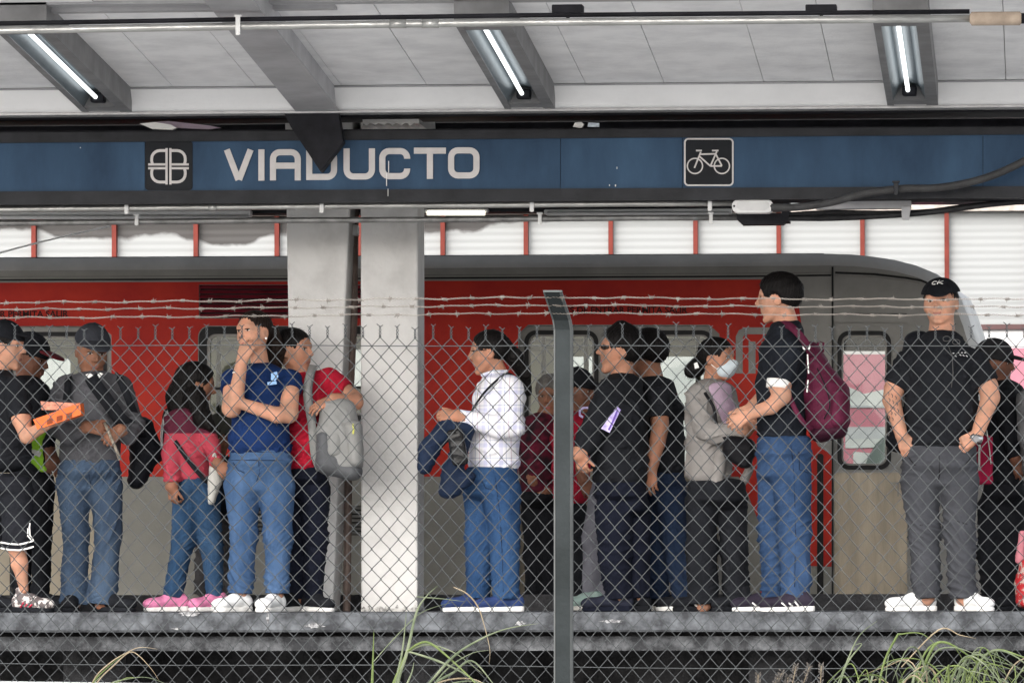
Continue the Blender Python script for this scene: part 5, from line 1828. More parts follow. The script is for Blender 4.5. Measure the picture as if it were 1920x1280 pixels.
bg = thing('duffel_bag', 'bulky black bag hanging behind the older man in grey jacket', 'bag', P(265, 920, 34.0))
s_ = 34.0 / F
blob('bag_body', [cone(P(262, 800, 34.0), P(275, 850, 34.0), (26 * s_, .10, .06), (34 * s_, .12, .06), .03), cone(P(275, 850, 34.0), P(255, 900, 34.0), (30 * s_, .11, .05), (18 * s_, .08, .05), .03)], .009, cloth('black_nylon', (.012, .013, .017), .6), bg, .008, 26)
strap(bg, 'strap', [(132, 700, 33.85), (127, 712, 33.66), (127, 728, 33.60), (124, 750, 33.56)], 13, 0, K_BLACK)
strap(bg, 'strap', [(214, 702, 33.82), (228, 718, 33.62), (246, 760, 33.62), (262, 800, 33.80), (268, 820, 33.9)], 14, 0, K_BLACK)

# 4 girl in maroon and pink -------------------------------------
Y = 33.95
M_PINKJ = cloth('coral_pink_sweater', (.40,.05,.08), .8, .15)
mp = bpy.data.materials.new('maroon_pink_sweater'); mp.use_nodes = True
_n = mp.node_tree; _b = _n.nodes['Principled BSDF']; _b.inputs['Roughness'].default_value = .85; _b.inputs['Specular IOR Level'].default_value = .2
_tc = _n.nodes.new('ShaderNodeTexCoord'); _sp = _n.nodes.new('ShaderNodeSeparateXYZ'); _n.links.new(_tc.outputs['Object'], _sp.inputs[0])
_mr = _n.nodes.new('ShaderNodeMapRange'); zb = P(350, 813, Y)[2] - PZ
_mr.inputs['From Min'].default_value = zb - .003; _mr.inputs['From Max'].default_value = zb + .003; _n.links.new(_sp.outputs['Z'], _mr.inputs['Value'])
_mi = _n.nodes.new('ShaderNodeMix'); _mi.data_type = 'RGBA'; _n.links.new(_mr.outputs[0], _mi.inputs[0])
_mi.inputs[6].default_value = (.40, .050, .075, 1); _mi.inputs[7].default_value = (.085, .014, .030, 1); _n.links.new(_mi.outputs[2], _b.inputs['Base Color'])
a4 = person('long haired girl in maroon and pink sweater looking away to the right', Y, S_BRN,
    (368, 682, 762, 98, 12, 0), [(352, 778, 28, .13), (352, 805, 38, .14), (356, 850, 38, .13), (362, 892, 37, .12)],
    [dict(p=[(330, 790, 19, -.06), (320, 850, 17, -.10), (322, 912, 13, -.13)], slv=1.97, hand=dict(d=(.1, 0, -1), n=(-.6, -.8, 0), side=1, curl=45, L=.15)),
     dict(p=[(378, 790, 18, -.02), (398, 838, 15, -.12), (408, 868, 12, -.2)], slv=1.97, hand=dict(d=(.5, -.3, -.6), L=.15))],
    [[(352, 930, 30, 0), (344, 1010, 23, 0), (324, 1118, 18, 0)], [(384, 930, 29, 0), (396, 1020, 22, .04), (402, 1118, 17, .04)]],
    mp, denim('blue_slim_denim', (.020, .055, .12), (.06, .12, .22)), 903, fem=True, hair=dict(style='long', vol=.05, chains=[[(352, 712, 26, .02), (342, 745, 30, .02), (345, 785, 27, .0)], [(365, 745, 22, -.06), (380, 785, 17, -.10), (395, 800, 10, -.12)]]),
    shoes=[(332, 0, -62, SH(mu=mat('pink_trainer', (.62, .20, .36), .6, 0, .3, 22), ms=K_WHITE, L=.27)), (408, .04, -50, SH(mu=MATS['pink_trainer'], ms=K_WHITE, L=.25))], seed=5, group=GRP, neck=.045)
bp4 = thing('backpack', 'black backpack with pale edge worn by the girl in pink, mostly hidden', 'backpack', P(310, 860, 34.05))
s_ = 34.1 / F
blob('bag_body', [cone(P(318, 780, 34.1), P(312, 845, 34.1), (13 * s_, .10, .05), (12 * s_, .10, .05), .02)], .008, cloth('dark_bag_cloth', (.02, .02, .022)), bp4, .003)
strap(bp4, 'pale_piping', [(322, 762, 34.0), (308, 785, 33.99), (303, 820, 33.99), (306, 862, 33.99)], 5, 0, mat('pale_grey_webbing', (.40, .40, .40), .7))
strap(a4['root'], 'cross_strap', [(328, 826, Y - .13), (341, 846, Y - .15), (360, 872, Y - .155), (382, 897, Y - .145), (392, 905, Y - .12)], 8, 0, K_BLACK, .004)
tb = thing('tote_bag', 'off white tote bag between the girl in pink and the woman in blue', 'bag', P(402, 950, 33.8))
s_ = 33.8 / F
blob('bag_body', [cone(P(404, 872, 33.82), P(403, 905, 33.82), (12 * s_, .05, .03), (14 * s_, .05, .03), .01), cone(P(403, 905, 33.82), P(396, 940, 33.82), (13 * s_, .05, .03), (7 * s_, .03, .02), .01)], .007, cloth('off_white_canvas', (.50, .49, .46), .8, .1), tb, .004, 40)
strap(tb, 'strap', [(396, 872, 33.78), (402, 850, 33.72), (410, 872, 33.78)], 4, 0, MATS['off_white_canvas'])

# 4b child mostly hidden ---------------------------------------
person('child in a dark green grey cap and grey trainers behind the woman in blue', 34.55, S_BRN,
    (412, 782, 850, -20, 20, 0), [(410, 866, 26, .11), (408, 900, 32, .12), (404, 940, 32, .11), (400, 965, 30, .11)],
    [dict(p=[(388, 880, 14), (384, 930, 12), (386, 970, 9)], slv=1.95, hand=dict(d=(0, 0, -1), L=.13)), dict(p=[(432, 880, 14), (436, 930, 12), (434, 970, 9)], slv=1.95)],
    [[(386, 1000, 19), (380, 1060, 15), (374, 1122, 13)], [(418, 1000, 19), (424, 1060, 15), (430, 1122, 13)]],
    K_BLACK2, cloth('dark_grey_joggers', (.06, .058, .06)), 980, hair=dict(style='short'), hat=dict(m=cloth('olive_grey_cap', (.085, .088, .075)), z=.66), neck=.035,
    shoes=[(376, 0, -60, SH(mu=cloth('grey_suede', (.26, .25, .23), .8, .2), ms=MATS['grey_suede'], L=.24)), (430, 0, 20, SH(mu=K_BLACK, ms=K_BLACK, L=.2))], seed=6, group=GRP, lite=True)

# 5 woman in navy T-shirt --------------------------------------
Y = 33.4
M_NAVY = cloth('navy_blue_cotton', (.008, .024, .088), .85, .22)
a5 = person('woman in navy T-shirt and blue jeans covering her mouth with her hand', Y, S_FAIR,
    (476, 583, 667, -36, -2, 4), [(489, 700, 38, .125), (489, 730, 52, .15), (489, 780, 54, .14), (487, 838, 61, .145)],
    [dict(p=[(434, 712, 19, -.02), (434, 765, 17.5, -.16), (441, 752, 16, -.20), (453, 678, 10.5, -.27)], slv=.36, loose=.012, hand=dict(d=(.40, .05, .92), n=(-.35, -.95, 0), side=1, curl=24, L=.17, thumb=35)),
     dict(p=[(546, 714, 20, .0), (541, 775, 18, -.12), (520, 778, 15, -.17), (455, 757, 11, -.20)], slv=.30, loose=.012)],
    [[(453, 915, 33), (457, 1005, 26), (451, 1112, 24)], [(519, 915, 34), (522, 1005, 27), (519, 1112, 23)]],
    M_NAVY, D_MID, 853, fem=True, neck=.050, hair=dict(style='long', vol=.018, m=M_HAIRB, chains=[[(508, 625, 16, .10), (518, 655, 17, .15), (512, 700, 13, .17), (516, 745, 9, .17)]]),
    shoes=[(452, 0, -38, SH(mu=K_WHITEL, ms=K_WHITE, high=True)), (518, 0, -18, SH(mu=K_WHITEL, ms=K_WHITE, high=True))], seed=7, group=GRP, pants_fold=.009)
mb = MB()
for (x, y, r_) in ((451, 687, 10.4), (448, 697, 11.6)):
    c = P(x, y, Y - .25); rr = r_ * Y / F
    mb.tube([c + np.array([rr * math.cos(t), .95 * rr * math.sin(t), .12 * rr * math.cos(t) * (-1 if y < 685 else 1)]) for t in np.linspace(0, 6.28, 20)], .0032, 6)
mb.build('bracelets', K_WHITE, a5['root'], True)
mb = MB(); e_ = a5['W'](-.345, -.02, .36); mb.tube([e_ - (0, .006, 0), e_ + (0, .006, 0)], .006, 8); mb.build('earring', K_WHITE, a5['root'])
mb = MB(); mb.pprism([(508, 700), (519, 696), (522, 706), (516, 714), (508, 712)], Y - .165, .004); mb.pprism([(501, 716), (518, 714), (519, 720), (502, 722)], Y - .166, .004)
mb.build('chest_patch', mat('pale_blue_patch', (.25, .42, .70), .7, 0, .2, 60), a5['root'])
mb = MB()
for k in range(3):
    c = P(513 + k * 3, 775 + 3 * k, Y - .155); rr = 17.2 * Y / F
    mb.tube([c + np.array([.003 * math.cos(3 * t), rr * math.cos(t), rr * math.sin(t)]) for t in np.linspace(0, 6.28, 16)], .0016, 4)
mb.build('arm_tattoo', mat('tattoo_ink', (.09, .08, .08), .6), a5['root'], True)

# 6 man in red --------------------------------------------------
Y = 33.62
M_REDT = cloth('crimson_cotton', (.36, .012, .030), .85, .2)
a6 = person('man in red T-shirt leaning between the columns with a grey backpack on his front', Y, S_TAN,
    (552, 617, 700, 66, 0, 0), [(572, 716, 34, .15), (576, 750, 46, .16), (577, 810, 40, .15), (579, 872, 38, .14)],
    [dict(p=[(618, 712, 22, -.03), (664, 748, 16, -.06), (666, 754, 15, -.12), (624, 748, 11.5, -.23)], slv=.62, loose=.016, hand=dict(d=(-.92, -.15, -.42), n=(-.25, -.6, .75), side=-1, curl=14, spread=1.6, thumb=30)),
     dict(p=[(540, 722, 21, .05), (535, 790, 17, .1), (545, 850, 12, .1)], slv=.5)],
    [[(590, 925, 30), (592, 1010, 22), (588, 1122, 19)], [(562, 925, 28, .08), (560, 1010, 20, .08), (556, 1122, 17, .08)]],
    M_REDT, K_NAVYP, 882, hair=dict(style='short', vol=.035), neck=.060, shoes=[(584, 0, 40, SH(mu=K_BLACK, ms=K_WHITE)), (545, .05, -30, SH(mu=K_BLACK, ms=K_WHITE))], seed=8, group=GRP)
bk = thing('backpack', 'grey backpack hugged in front by the man in red T-shirt', 'backpack', P(640, 905, 33.4))
M_GB = cloth('light_grey_nylon', (.24, .24, .235), .6, .12); M_GBD = cloth('mid_grey_nylon', (.095, .098, .105), .6, .15)
s_ = 33.4 / F; Yb_ = 33.42
blob('bag_body', [cone(P(632, 762, Yb_), P(636, 810, Yb_), (34 * s_, .09, .05), (42 * s_, .11, .05), .03), cone(P(636, 810, Yb_), P(645, 868, Yb_), (42 * s_, .11, .06), (38 * s_, .11, .06), .03)], .008, M_GB, bk, .006, 24, 4)
blob('lower_bag', [cone(P(628, 868, Yb_), P(660, 884, Yb_), (36 * s_, .115, .07), (20 * s_, .10, .05), .03), cone(P(612, 820, Yb_), P(616, 870, Yb_), (18 * s_, .118, .05), (24 * s_, .118, .05), .03)], .008, M_GBD, bk, .005, 30, 5)
blob('front_pocket', [cone(P(662, 800, Yb_ - .06), P(668, 862, Yb_ - .06), (18 * s_, .07, .04), (15 * s_, .07, .04), .02)], .007, M_GB, bk, .004, 30, 6)
blob('side_pocket', [cone(P(626, 818, Yb_ - .085), P(626, 846, Yb_ - .085), (15 * s_, .04, .03), (17 * s_, .04, .03), .02)], .007, M_GB, bk, .003, 40, 7)
strap(bk, 'strap', [(588, 684, Y - .05), (580, 706, Y - .17), (576, 740, Y - .20), (584, 790, Y - .20), (590, 850, Y - .17), (600, 880, Y - .13)], 15, 0, M_GB, .008)
strap(bk, 'strap_edge', [(592, 688, Y - .065), (587, 710, Y - .182), (584, 740, Y - .212), (592, 790, Y - .212)], 3, 0, M_GBD, .008)
mb = MB(); mb.stroke([(661, 794), (663, 802), (662, 813)], 3, Yb_ - .145, .006); mb.build('zip_pull', mat('yellow_cord', (.55, .55, .10), .6), bk)

# 7 woman in plaid ----------------------------------------------
Y = 33.4
mpl = bpy.data.materials.new('white_plaid_cotton'); mpl.use_nodes = True
_n = mpl.node_tree; _b = _n.nodes['Principled BSDF']; _b.inputs['Roughness'].default_value = .85; _b.inputs['Specular IOR Level'].default_value = .2
_tc = _n.nodes.new('ShaderNodeTexCoord'); _sp = _n.nodes.new('ShaderNodeSeparateXYZ'); _n.links.new(_tc.outputs['Object'], _sp.inputs[0])
def _line(axis, period, width, off):
    a = _n.nodes.new('ShaderNodeMath'); a.operation = 'ADD'; a.inputs[1].default_value = off + 10 * period; _n.links.new(_sp.outputs[axis], a.inputs[0])
    m = _n.nodes.new('ShaderNodeMath'); m.operation = 'MODULO'; m.inputs[1].default_value = period; _n.links.new(a.outputs[0], m.inputs[0])
    l = _n.nodes.new('ShaderNodeMath'); l.operation = 'LESS_THAN'; l.inputs[1].default_value = width; _n.links.new(m.outputs[0], l.inputs[0])
    return l
_lines = [(_line('X', .085, .0035, 0), (.30, .32, .45)), (_line('Z', .095, .0035, .02), (.28, .34, .45)), (_line('X', .085, .020, .035), (.62, .62, .72)), (_line('Z', .095, .022, .055), (.62, .64, .74)), (_line('X', .17, .004, .06), (.50, .36, .42))]
_cur = None
for _l, _c in _lines:
    mx = _n.nodes.new('ShaderNodeMix'); mx.data_type = 'RGBA'; mx.blend_type = 'MULTIPLY'
    _n.links.new(_l.outputs[0], mx.inputs[0])
    if _cur is None:
        mx.inputs[6].default_value = (.76, .75, .78, 1)
    else:
        _n.links.new(_cur, mx.inputs[6])
    mx.inputs[7].default_value = (*[min(1, .20 + v * 1.0) for v in _c], 1)
    _cur = mx.outputs[2]
_n.links.new(_cur, _b.inputs['Base Color'])
a7 = person('woman in white plaid shirt facing left with clasped hands', Y, S_TAN,
    (916, 621, 702, -84, 4, 0), [(936, 716, 34, .15), (936, 745, 50, .18), (930, 800, 50, .18), (924, 868, 49, .17)],
    [dict(p=[(956, 732, 27, -.14), (956, 795, 23, -.20), (936, 800, 20, -.22), (856, 780, 13, -.25)], slv=2.97, hand=dict(d=(-1, -.1, .10), n=(0, -.8, .6), side=-1, curl=38, L=.16)),
     dict(p=[(915, 735, 22, .14), (895, 795, 18, .10), (860, 780, 13, -.10)], slv=1.97, hand=dict(d=(-1, -.55, .15), n=(0, -.2, 1), side=1, curl=34, L=.16))],
    [[(902, 925, 34, .06), (901, 1010, 28, .06), (896, 1122, 24, .05)], [(940, 925, 37, -.06), (946, 1010, 29, -.06), (948, 1122, 26, -.05)]],
    mpl, D_DEEP, 888, fem=True, neck=.055, hips=[(922, 880, 50, .17, 0), (921, 908, 50, .17, 0)], hair=dict(style='long', vol=.035, chains=[[(945, 650, 16, .03), (965, 670, 15, .05), (982, 700, 12, .1), (990, 735, 8, .15)]]),
    shoes=[(897, .05, -74, SH(mu=cloth('royal_blue_mesh', (.028, .048, .135), .7), ms=K_WHITE)), (958, -.05, -66, SH(mu=MATS['royal_blue_mesh'], ms=K_WHITE))], seed=9, group=GRP, top_f=34, pants_fold=.008, collar=dict(hem_tilt=.12))
s_ = Y / F
blob('collar', [cone(P(904, 703, Y - .08), P(925, 697, Y - .09), .010, .012, .01), cone(P(925, 697, Y - .09), P(950, 696, Y - .04), .012, .010, .01)], .006, mpl, a7['root'], 0)
mb = MB(); mb.tube([a7['W'](-.33, .0, .55), a7['W'](-.30, .22, .57), a7['W'](-.20, .40, .56)], .0022, 5); mb.build('glasses_arm', K_BLACK, a7['root'])
jk = thing('jacket', 'dark navy jacket draped over the forearm of the woman in plaid', 'jacket', P(830, 935, 33.15))
M_JK = cloth('dark_navy_shell', (.010, .018, .040), .6)
Yj = 33.16
blob('jacket_cloth', [cone(P(838, 800, Yj), P(806, 840, Yj), (20 * s_, .05, .05), (21 * s_, .05, .05), .03), cone(P(806, 840, Yj), P(796, 876, Yj), (19 * s_, .05, .05), (15 * s_, .05, .04), .03),
                      cone(P(872, 805, Yj), P(850, 880, Yj), (18 * s_, .05, .05), (18 * s_, .05, .05), .03), cone(P(850, 880, Yj), P(842, 920, Yj), (20 * s_, .05, .05), (22 * s_, .05, .04), .03),
                      cone(P(842, 920, Yj), P(878, 895, Yj), (19 * s_, .05, .04), (15 * s_, .05, .04), .02), cone(P(838, 800, Yj), P(872, 805, Yj), .045, .045, .02)], .008, M_JK, jk, .009, 34)
hb = thing('handbag', 'black leather handbag hanging from the clasped hands of the woman in plaid', 'bag', P(860, 860, 33.08))
blob('bag_body', [sbox(P(858, 838, 33.07), (.045, .03, .10), .02, np.array(Matrix.Rotation(-.2, 3, 'Y')), .01)], .006, mat('black_leather', (.012, .012, .013), .25, 0, .3, 30, .3, 40), hb, .003, 60)
mb = MB(); mb.tube([P(852, 812, 33.03), P(856, 790, 33.05), P(866, 812, 33.03)], .004, 6); mb.build('handle', MATS['black_leather'], hb, True)
strap(a7['root'], 'cross_strap', [(962, 703, Y - .06), (945, 702, Y - .14), (915, 728, Y - .19), (896, 752, Y - .20), (884, 772, Y - .19)], 4, 0, K_BLACK, .003)

# 8 older woman in maroon, behind the post ------------------------
person('short grey haired woman in a maroon and black top standing behind the fence post', 35.3, S_BRN,
    (1032, 706, 778, -10, 10, 0), [(1018, 792, 34, .15), (1014, 820, 40, .16), (1012, 870, 40, .16), (1012, 915, 38, .16)],
    [dict(p=[(988, 804, 18), (984, 860, 16, -.05), (1000, 900, 12, -.14)], slv=1.97, hand=dict(d=(.6, 0, -.6), L=.16)), dict(p=[(1044, 804, 18), (1048, 860, 15), (1044, 905, 12)], slv=1.97)],
    [[(1000, 960, 23), (1002, 1040, 20), (1002, 1126, 19)], [(1030, 960, 22), (1030, 1040, 19), (1030, 1126, 18)]],
    mat('maroon_black_print', (.13, .012, .03), .85, 0, 0, 9, .2, 90, (.02, .012, .016), thr=(.40, .62), detail=2), K_BLACK, 925, fem=True, hair=dict(style='long', vol=.07, m=M_HAIRG), neck=.05,
    shoes=[(1002, 0, 10, SH(mu=K_BLACK, ms=K_BLACK)), (1030, 0, 20, SH(mu=K_BLACK, ms=K_BLACK))], seed=10, group=GRP, lite=True)
# 9 man in black cap and red shirt
person('man in black cap and red shirt between the fence post and the woman in black', 35.15, S_DRK,
    (1082, 697, 773, 76, 6, 0), [(1072, 788, 32, .16), (1072, 820, 38, .16), (1070, 880, 36, .15), (1070, 935, 34, .15)],
    [dict(p=[(1090, 802, 17, -.08), (1088, 860, 14, -.12), (1094, 900, 11, -.16)], slv=1.0, hand=dict(d=(.3, 0, -.8), L=.16)), dict(p=[(1050, 802, 17, .1), (1046, 860, 14, .1)], slv=1.97)],
    [[(1058, 975, 22), (1060, 1040, 18), (1060, 1126, 17)], [(1084, 975, 22), (1084, 1040, 18), (1084, 1126, 17)]],
    cloth('dull_red_shirt', (.30, .012, .030)), K_BLACK, 955, hair=dict(style='short', vol=.02), hat=dict(m=K_BLACK, z=.66), neck=.052,
    shoes=[(1060, 0, 60, SH(mu=K_BLACK, ms=K_BLACK)), (1084, 0, 60, SH(mu=K_BLACK, ms=K_BLACK))], seed=11, group=GRP, lite=True)
# 10 person with grey jeans behind the woman in black
person('person with faded grey jeans and mint trainers hidden behind the woman in black', 34.6, S_BRN,
    (1172, 640, 716, -70, 0, 0), [(1160, 738, 30, .15), (1152, 780, 34, .16), (1146, 840, 34, .16), (1140, 900, 32, .15)],
    [dict(p=[(1165, 752, 16, -.1), (1160, 810, 14, -.1), (1140, 850, 11, -.12)], slv=1.97), dict(p=[(1150, 752, 16, .1), (1145, 810, 14, .1)], slv=1.97)],
    [[(1125, 945, 24, -.02), (1112, 1010, 21, -.02), (1108, 1120, 17, .02)], [(1148, 945, 24, .05), (1140, 1020, 22, .05), (1136, 1120, 19, .05)]],
    K_BLACK2, cloth('faded_grey_denim', (.15, .15, .175), .85, .2), 910, hair=dict(style='long'), neck=.045,
    shoes=[(1112, -.02, -70, SH(mu=cloth('mint_suede', (.30, .40, .37), .8, .1), ms=mat('pale_sole', (.6, .58, .54), .6), L=.24)), (1150, .05, -60, SH(mu=K_BLACK, ms=K_BLACK))], seed=12, group=GRP, lite=True)

# 11 woman in black ---------------------------------------------
Y = 33.7
a11 = person('large woman in black top with a lilac ribbon facing left beside the fence post', Y, S_TAN,
    (1162, 614, 703, -80, -6, 0), [(1166, 722, 42, .17), (1160, 765, 56, .19), (1158, 830, 58, .19), (1164, 895, 52, .19)],
    [dict(p=[(1146, 742, 30, -.14), (1104, 822, 24, -.22), (1086, 852, 15, -.26)], slv=1.97, hand=dict(d=(.25, 0, -1), n=(-.5, -.8, 0), side=1, curl=40, L=.16)), dict(p=[(1185, 745, 26, .15), (1150, 820, 20, .1)], slv=1.97)],
    [[(1150, 955, 36, -.05), (1152, 1040, 31, -.04), (1160, 1122, 25, -.03)], [(1188, 955, 34, .08), (1190, 1040, 28, .08), (1196, 1122, 24, .06)]],
    K_BLACK, K_NAVYP, 915, fem=True, neck=.062, hair=dict(style='long', vol=.05, chains=[[(1150, 628, 14, 0), (1165, 616, 14, 0), (1180, 622, 14, 0)]]),
    shoes=[(1162, -.03, -78, SH(mu=cloth('black_navy_trainer', (.02, .022, .035)), ms=K_NAVYP, L=.30)), (1196, .06, -75, SH(mu=K_BLACK, ms=K_BLACK))], seed=13, group=GRP)
strip_ = thing('purple_ribbon', 'lilac and white folded ribbon pinned to the sleeve of the woman in black', 'ribbon', P(1148, 785, Y - .38))
mb = MB(); mb.raw([P(1127, 803, Y - .375), P(1143, 811, Y - .375), P(1164, 768, Y - .375), P(1157, 761, Y - .375), P(1127, 803, Y - .367), P(1143, 811, Y - .367), P(1164, 768, Y - .367), P(1157, 761, Y - .367)],
    [(0, 1, 2, 3), (7, 6, 5, 4), (0, 4, 5, 1), (1, 5, 6, 2), (2, 6, 7, 3), (3, 7, 4, 0)]); mb.build('ribbon', mat('lilac', (.33, .24, .62), .6, 0, .25, 30, 0, 1, (.66, .60, .86)), strip_)
mb = MB(); mb.stroke([(1141, 806), (1150, 788), (1158, 768)], 3.5, Y - .379, .003); mb.build('dark_stripe', mat('violet', (.14, .08, .36), .6), strip_)
rg = thing('ribbon_loop', 'lilac ribbon loop hanging beside the face of the man in black cap', 'ribbon', P(1092, 775, Y - .4))
mb = MB(); mb.stroke([(1104, 764), (1094, 764), (1087, 770), (1087, 778), (1093, 782)], 4, 34.3, .012); mb.build('loop', MATS['lilac'], rg)
mb = MB(); e_ = a11['W'](-.35, -.02, .34); mb.tube([e_ - (0, .006, 0), e_ + (0, .006, 0)], .006, 8); mb.build('earring', M_ALU, a11['root'])
W = a11['W']
for sd in (-1, 1):
    surf('sunglass_lens', a11['hp'][:-1], .003, M_IRIS, a11['root'], relaxn=0, patch=[ell(W(sd * .15, .33, .545), np.array([.13, .13, .055]) * a11['H'], a11['Rm'], .002)], off=.006)
mb = MB(); mb.tube([W(-.27, .24, .56), W(-.33, .08, .57), W(-.34, -.02, .56)], .0022, 5); mb.build('glasses_arm', K_BLACK, a11['root'])

# 12 man in black T-shirt behind ------------------------------
Y = 34.0
person('man in black T-shirt seen from behind next to the woman in black', Y, S_BRN,
    (1213, 620, 706, -128, 0, 0), [(1226, 728, 44, .18), (1236, 770, 47, .18), (1244, 830, 42, .17), (1248, 880, 38, .16)],
    [dict(p=[(1234, 748, 24, -.20), (1238, 800, 16, -.25), (1232, 830, 15, -.26), (1221, 880, 11, -.28)], slv=.70, loose=.018, hand=dict(d=(-.05, 0, -1), n=(-.3, -.9, 0), side=-1, curl=20)), dict(p=[(1215, 748, 24, .18), (1200, 820, 17, .18)], slv=.9)],
    [[(1228, 930, 34, .05), (1236, 1010, 27, .05), (1232, 1122, 22, .05)], [(1256, 930, 34, -.04), (1268, 1010, 27, -.04), (1284, 1122, 25, -.04)]],
    K_BLACK, D_DARK, 893, hair=dict(style='short', vol=.07), neck=.060, shoes=[(1238, .05, -75, SH(mu=K_BLACK, ms=mat('pale_sole', (.6, .58, .54), .6))), (1296, -.04, -78, SH(mu=K_BLACK, ms=K_WHITE, L=.28))], seed=14, group=GRP, body_h=.0065)

# 13 woman with mask ---------------------------------------------
Y = 33.7
M_CARD = cloth('grey_knit_cardigan', (.24, .225, .215), .9, .12)
a13 = person('woman in grey cardigan, lilac top and white face mask holding hands with the tall man', Y, S_TAN,
    (1345, 634, 712, 66, 4, 0), [(1334, 730, 38, .14), (1330, 765, 43, .15), (1328, 830, 42, .15), (1330, 890, 43, .15)],
    [dict(p=[(1308, 744, 22, -.10), (1320, 800, 20, -.18), (1340, 812, 18, -.20), (1398, 808, 13, -.24)], slv=2.96, hand=dict(d=(.75, 0, .65), n=(0, -.9, .3), side=1, curl=30, L=.16)),
     dict(p=[(1362, 742, 20, .08), (1376, 795, 17, -.02), (1400, 800, 12, -.12)], slv=1.96, hand=dict(d=(.7, 0, .7), L=.16))],
    [[(1315, 945, 29, -.03), (1316, 1030, 29, -.03), (1318, 1132, 31, -.03)], [(1372, 945, 29, .04), (1377, 1030, 26, .04), (1381, 1132, 26, .04)]],
    M_CARD, K_BLACK, 912, fem=True, neck=.048, hair=dict(style='long', vol=.03, chains=[[(1322, 668, 12, .05), (1305, 690, 15, .06), (1296, 696, 13, .06)]]),
    hips=[(1343, 905, 56, .15, 0), (1344, 935, 57, .16, 0)], shoes=[(1325, 0, -70, SH(mu=K_BLACK, ms=K_BLACK, stripes=K_WHITE, L=.27, high=True)), (1392, 0, -60, SH(mu=K_BLACK, ms=K_BLACK, stripes=K_WHITE, L=.25, high=True))], seed=15, group=GRP,  pants_fold=.006, collar=dict(hem_tilt=-.35))
surf('face_mask', [ell(a13['W'](0, .22, .275), np.array([.265, .27, .235]) * a13['H'], a13['Rm'], .01), cone(a13['W'](0, .34, .42), a13['W'](0, .455, .40), .02, .024, .03), plane(a13['W'](0, .10, .27), -a13['Rm'][:, 1])], .004, mat('white_mask', (.55, .62, .66), .7, 0, .05, 30, .2, 40), a13['root'], relaxn=2)
mb = MB(); W = a13['W']; mb.tube([W(.20, .26, .36), W(.30, .08, .46), W(.335, -.03, .55)], .0018, 4); mb.tube([W(.22, .22, .20), W(.30, .06, .32), W(.33, -.04, .40)], .0018, 4); mb.build('mask_loop', K_WHITE, a13['root'])
surf('inner_top', a13['shirt'], .007, cloth('pale_lilac_cotton', (.42, .31, .40), .85, .08), a13['root'], lambda V: folds(V, .003, 3, 20), patch=[cone(P(1352, 728, Y - .15), P(1370, 785, Y - .15), (24 * Y / F, .17, .04), (17 * Y / F, .17, .04), .02)], off=.013)
mb = MB(); s_ = P(1308, 688, Y + .0); mb.pprism([(1301, 681), (1307, 679), (1311, 689), (1303, 691)], Y - .05, .01); mb.build('hair_tie', K_WHITE, a13['root'])
hb3 = thing('shoulder_bag', 'black shoulder bag hanging at the front of the woman with the mask', 'bag', P(1388, 880, 33.42))
s_ = 33.42 / F
blob('bag_body', [cone(P(1372, 836, 33.43), P(1400, 842, 33.43), (18 * s_, .06, 20 * s_), (19 * s_, .06, 22 * s_), .03), cone(P(1374, 850, 33.43), P(1396, 868, 33.43), (16 * s_, .06, 14 * s_), (16 * s_, .05, 10 * s_), .03)], .007, cloth('black_soft_leather', (.010, .010, .012), .5), hb3, .006, 34)
strap(hb3, 'strap', [(1316, 722, Y - .05), (1324, 740, Y - .19), (1338, 764, Y - .22), (1345, 800, Y - .23), (1362, 825, Y - .26)], 6, 0, MATS['black_soft_leather'], .003)
blob('drape', [cone(P(1352, 850, Y - .12), P(1340, 925, Y - .10), (14 * Y / F, .04, .03), (12 * Y / F, .04, .03), .02), cone(P(1405, 880, Y), P(1392, 905, Y), (8 * Y / F, .04, .03), (8 * Y / F, .04, .03), .02)], .007, M_CARD, a13['root'], .005, 30)

# 14 tall man with maroon backpack --------------------------------
Y = 33.25
a14 = person('tall man in black T-shirt and jeans seen from behind with his face turned left', Y, S_FAIR,
    (1459, 516, 605, -96, 3, 0), [(1476, 620, 32, .14), (1470, 658, 47, .19), (1466, 720, 50, .18), (1466, 808, 48, .17)],
    [dict(p=[(1476, 660, 27, -.16), (1462, 722, 21, -.22), (1466, 742, 17, -.24), (1446, 762, 14, -.25), (1404, 776, 10.5, -.27)], slv=.92, loose=.016, hand=dict(d=(-.8, 0, -.5), n=(.1, -.9, .3), side=-1, curl=25)),
     dict(p=[(1462, 660, 24, .17), (1445, 730, 16, .14), (1405, 768, 11, -.05)], slv=.9, hand=dict(d=(-.8, -.3, -.4)))],
    [[(1452, 890, 33, .08), (1450, 1000, 28, .08), (1452, 1120, 24, .08)], [(1484, 890, 38, -.06), (1490, 1000, 31, -.06), (1492, 1120, 28, -.06)]],
    K_BLACK2, denim('dark_blue_denim', (.022, .050, .115), (.055, .10, .20)), 823, hair=dict(style='short', vol=.075), neck=.064, hips=[(1470, 822, 50, .17, 0), (1470, 850, 52, .18, 0)],
    shoes=[(1440, .10, -76, SH(mu=cloth('dark_plum_mesh', (.025, .02, .032), .7), ms=K_WHITE, stripes=K_WHITE, L=.28)), (1500, -.10, -78, SH(mu=MATS['dark_plum_mesh'], ms=K_WHITE, stripes=K_WHITE, L=.32))], seed=16, group=GRP, pants_fold=.009)
s_ = Y / F
c_ = P(1459, 722, Y - .225); rr = 22.5 * s_
mb = MB(); mb.tube([P(1461, 712, Y - .22), P(1459, 728, Y - .225)], [23.2 * s_, 23.0 * s_], 18); mb.build('white_cuff', K_WHITE, a14['root'], True)
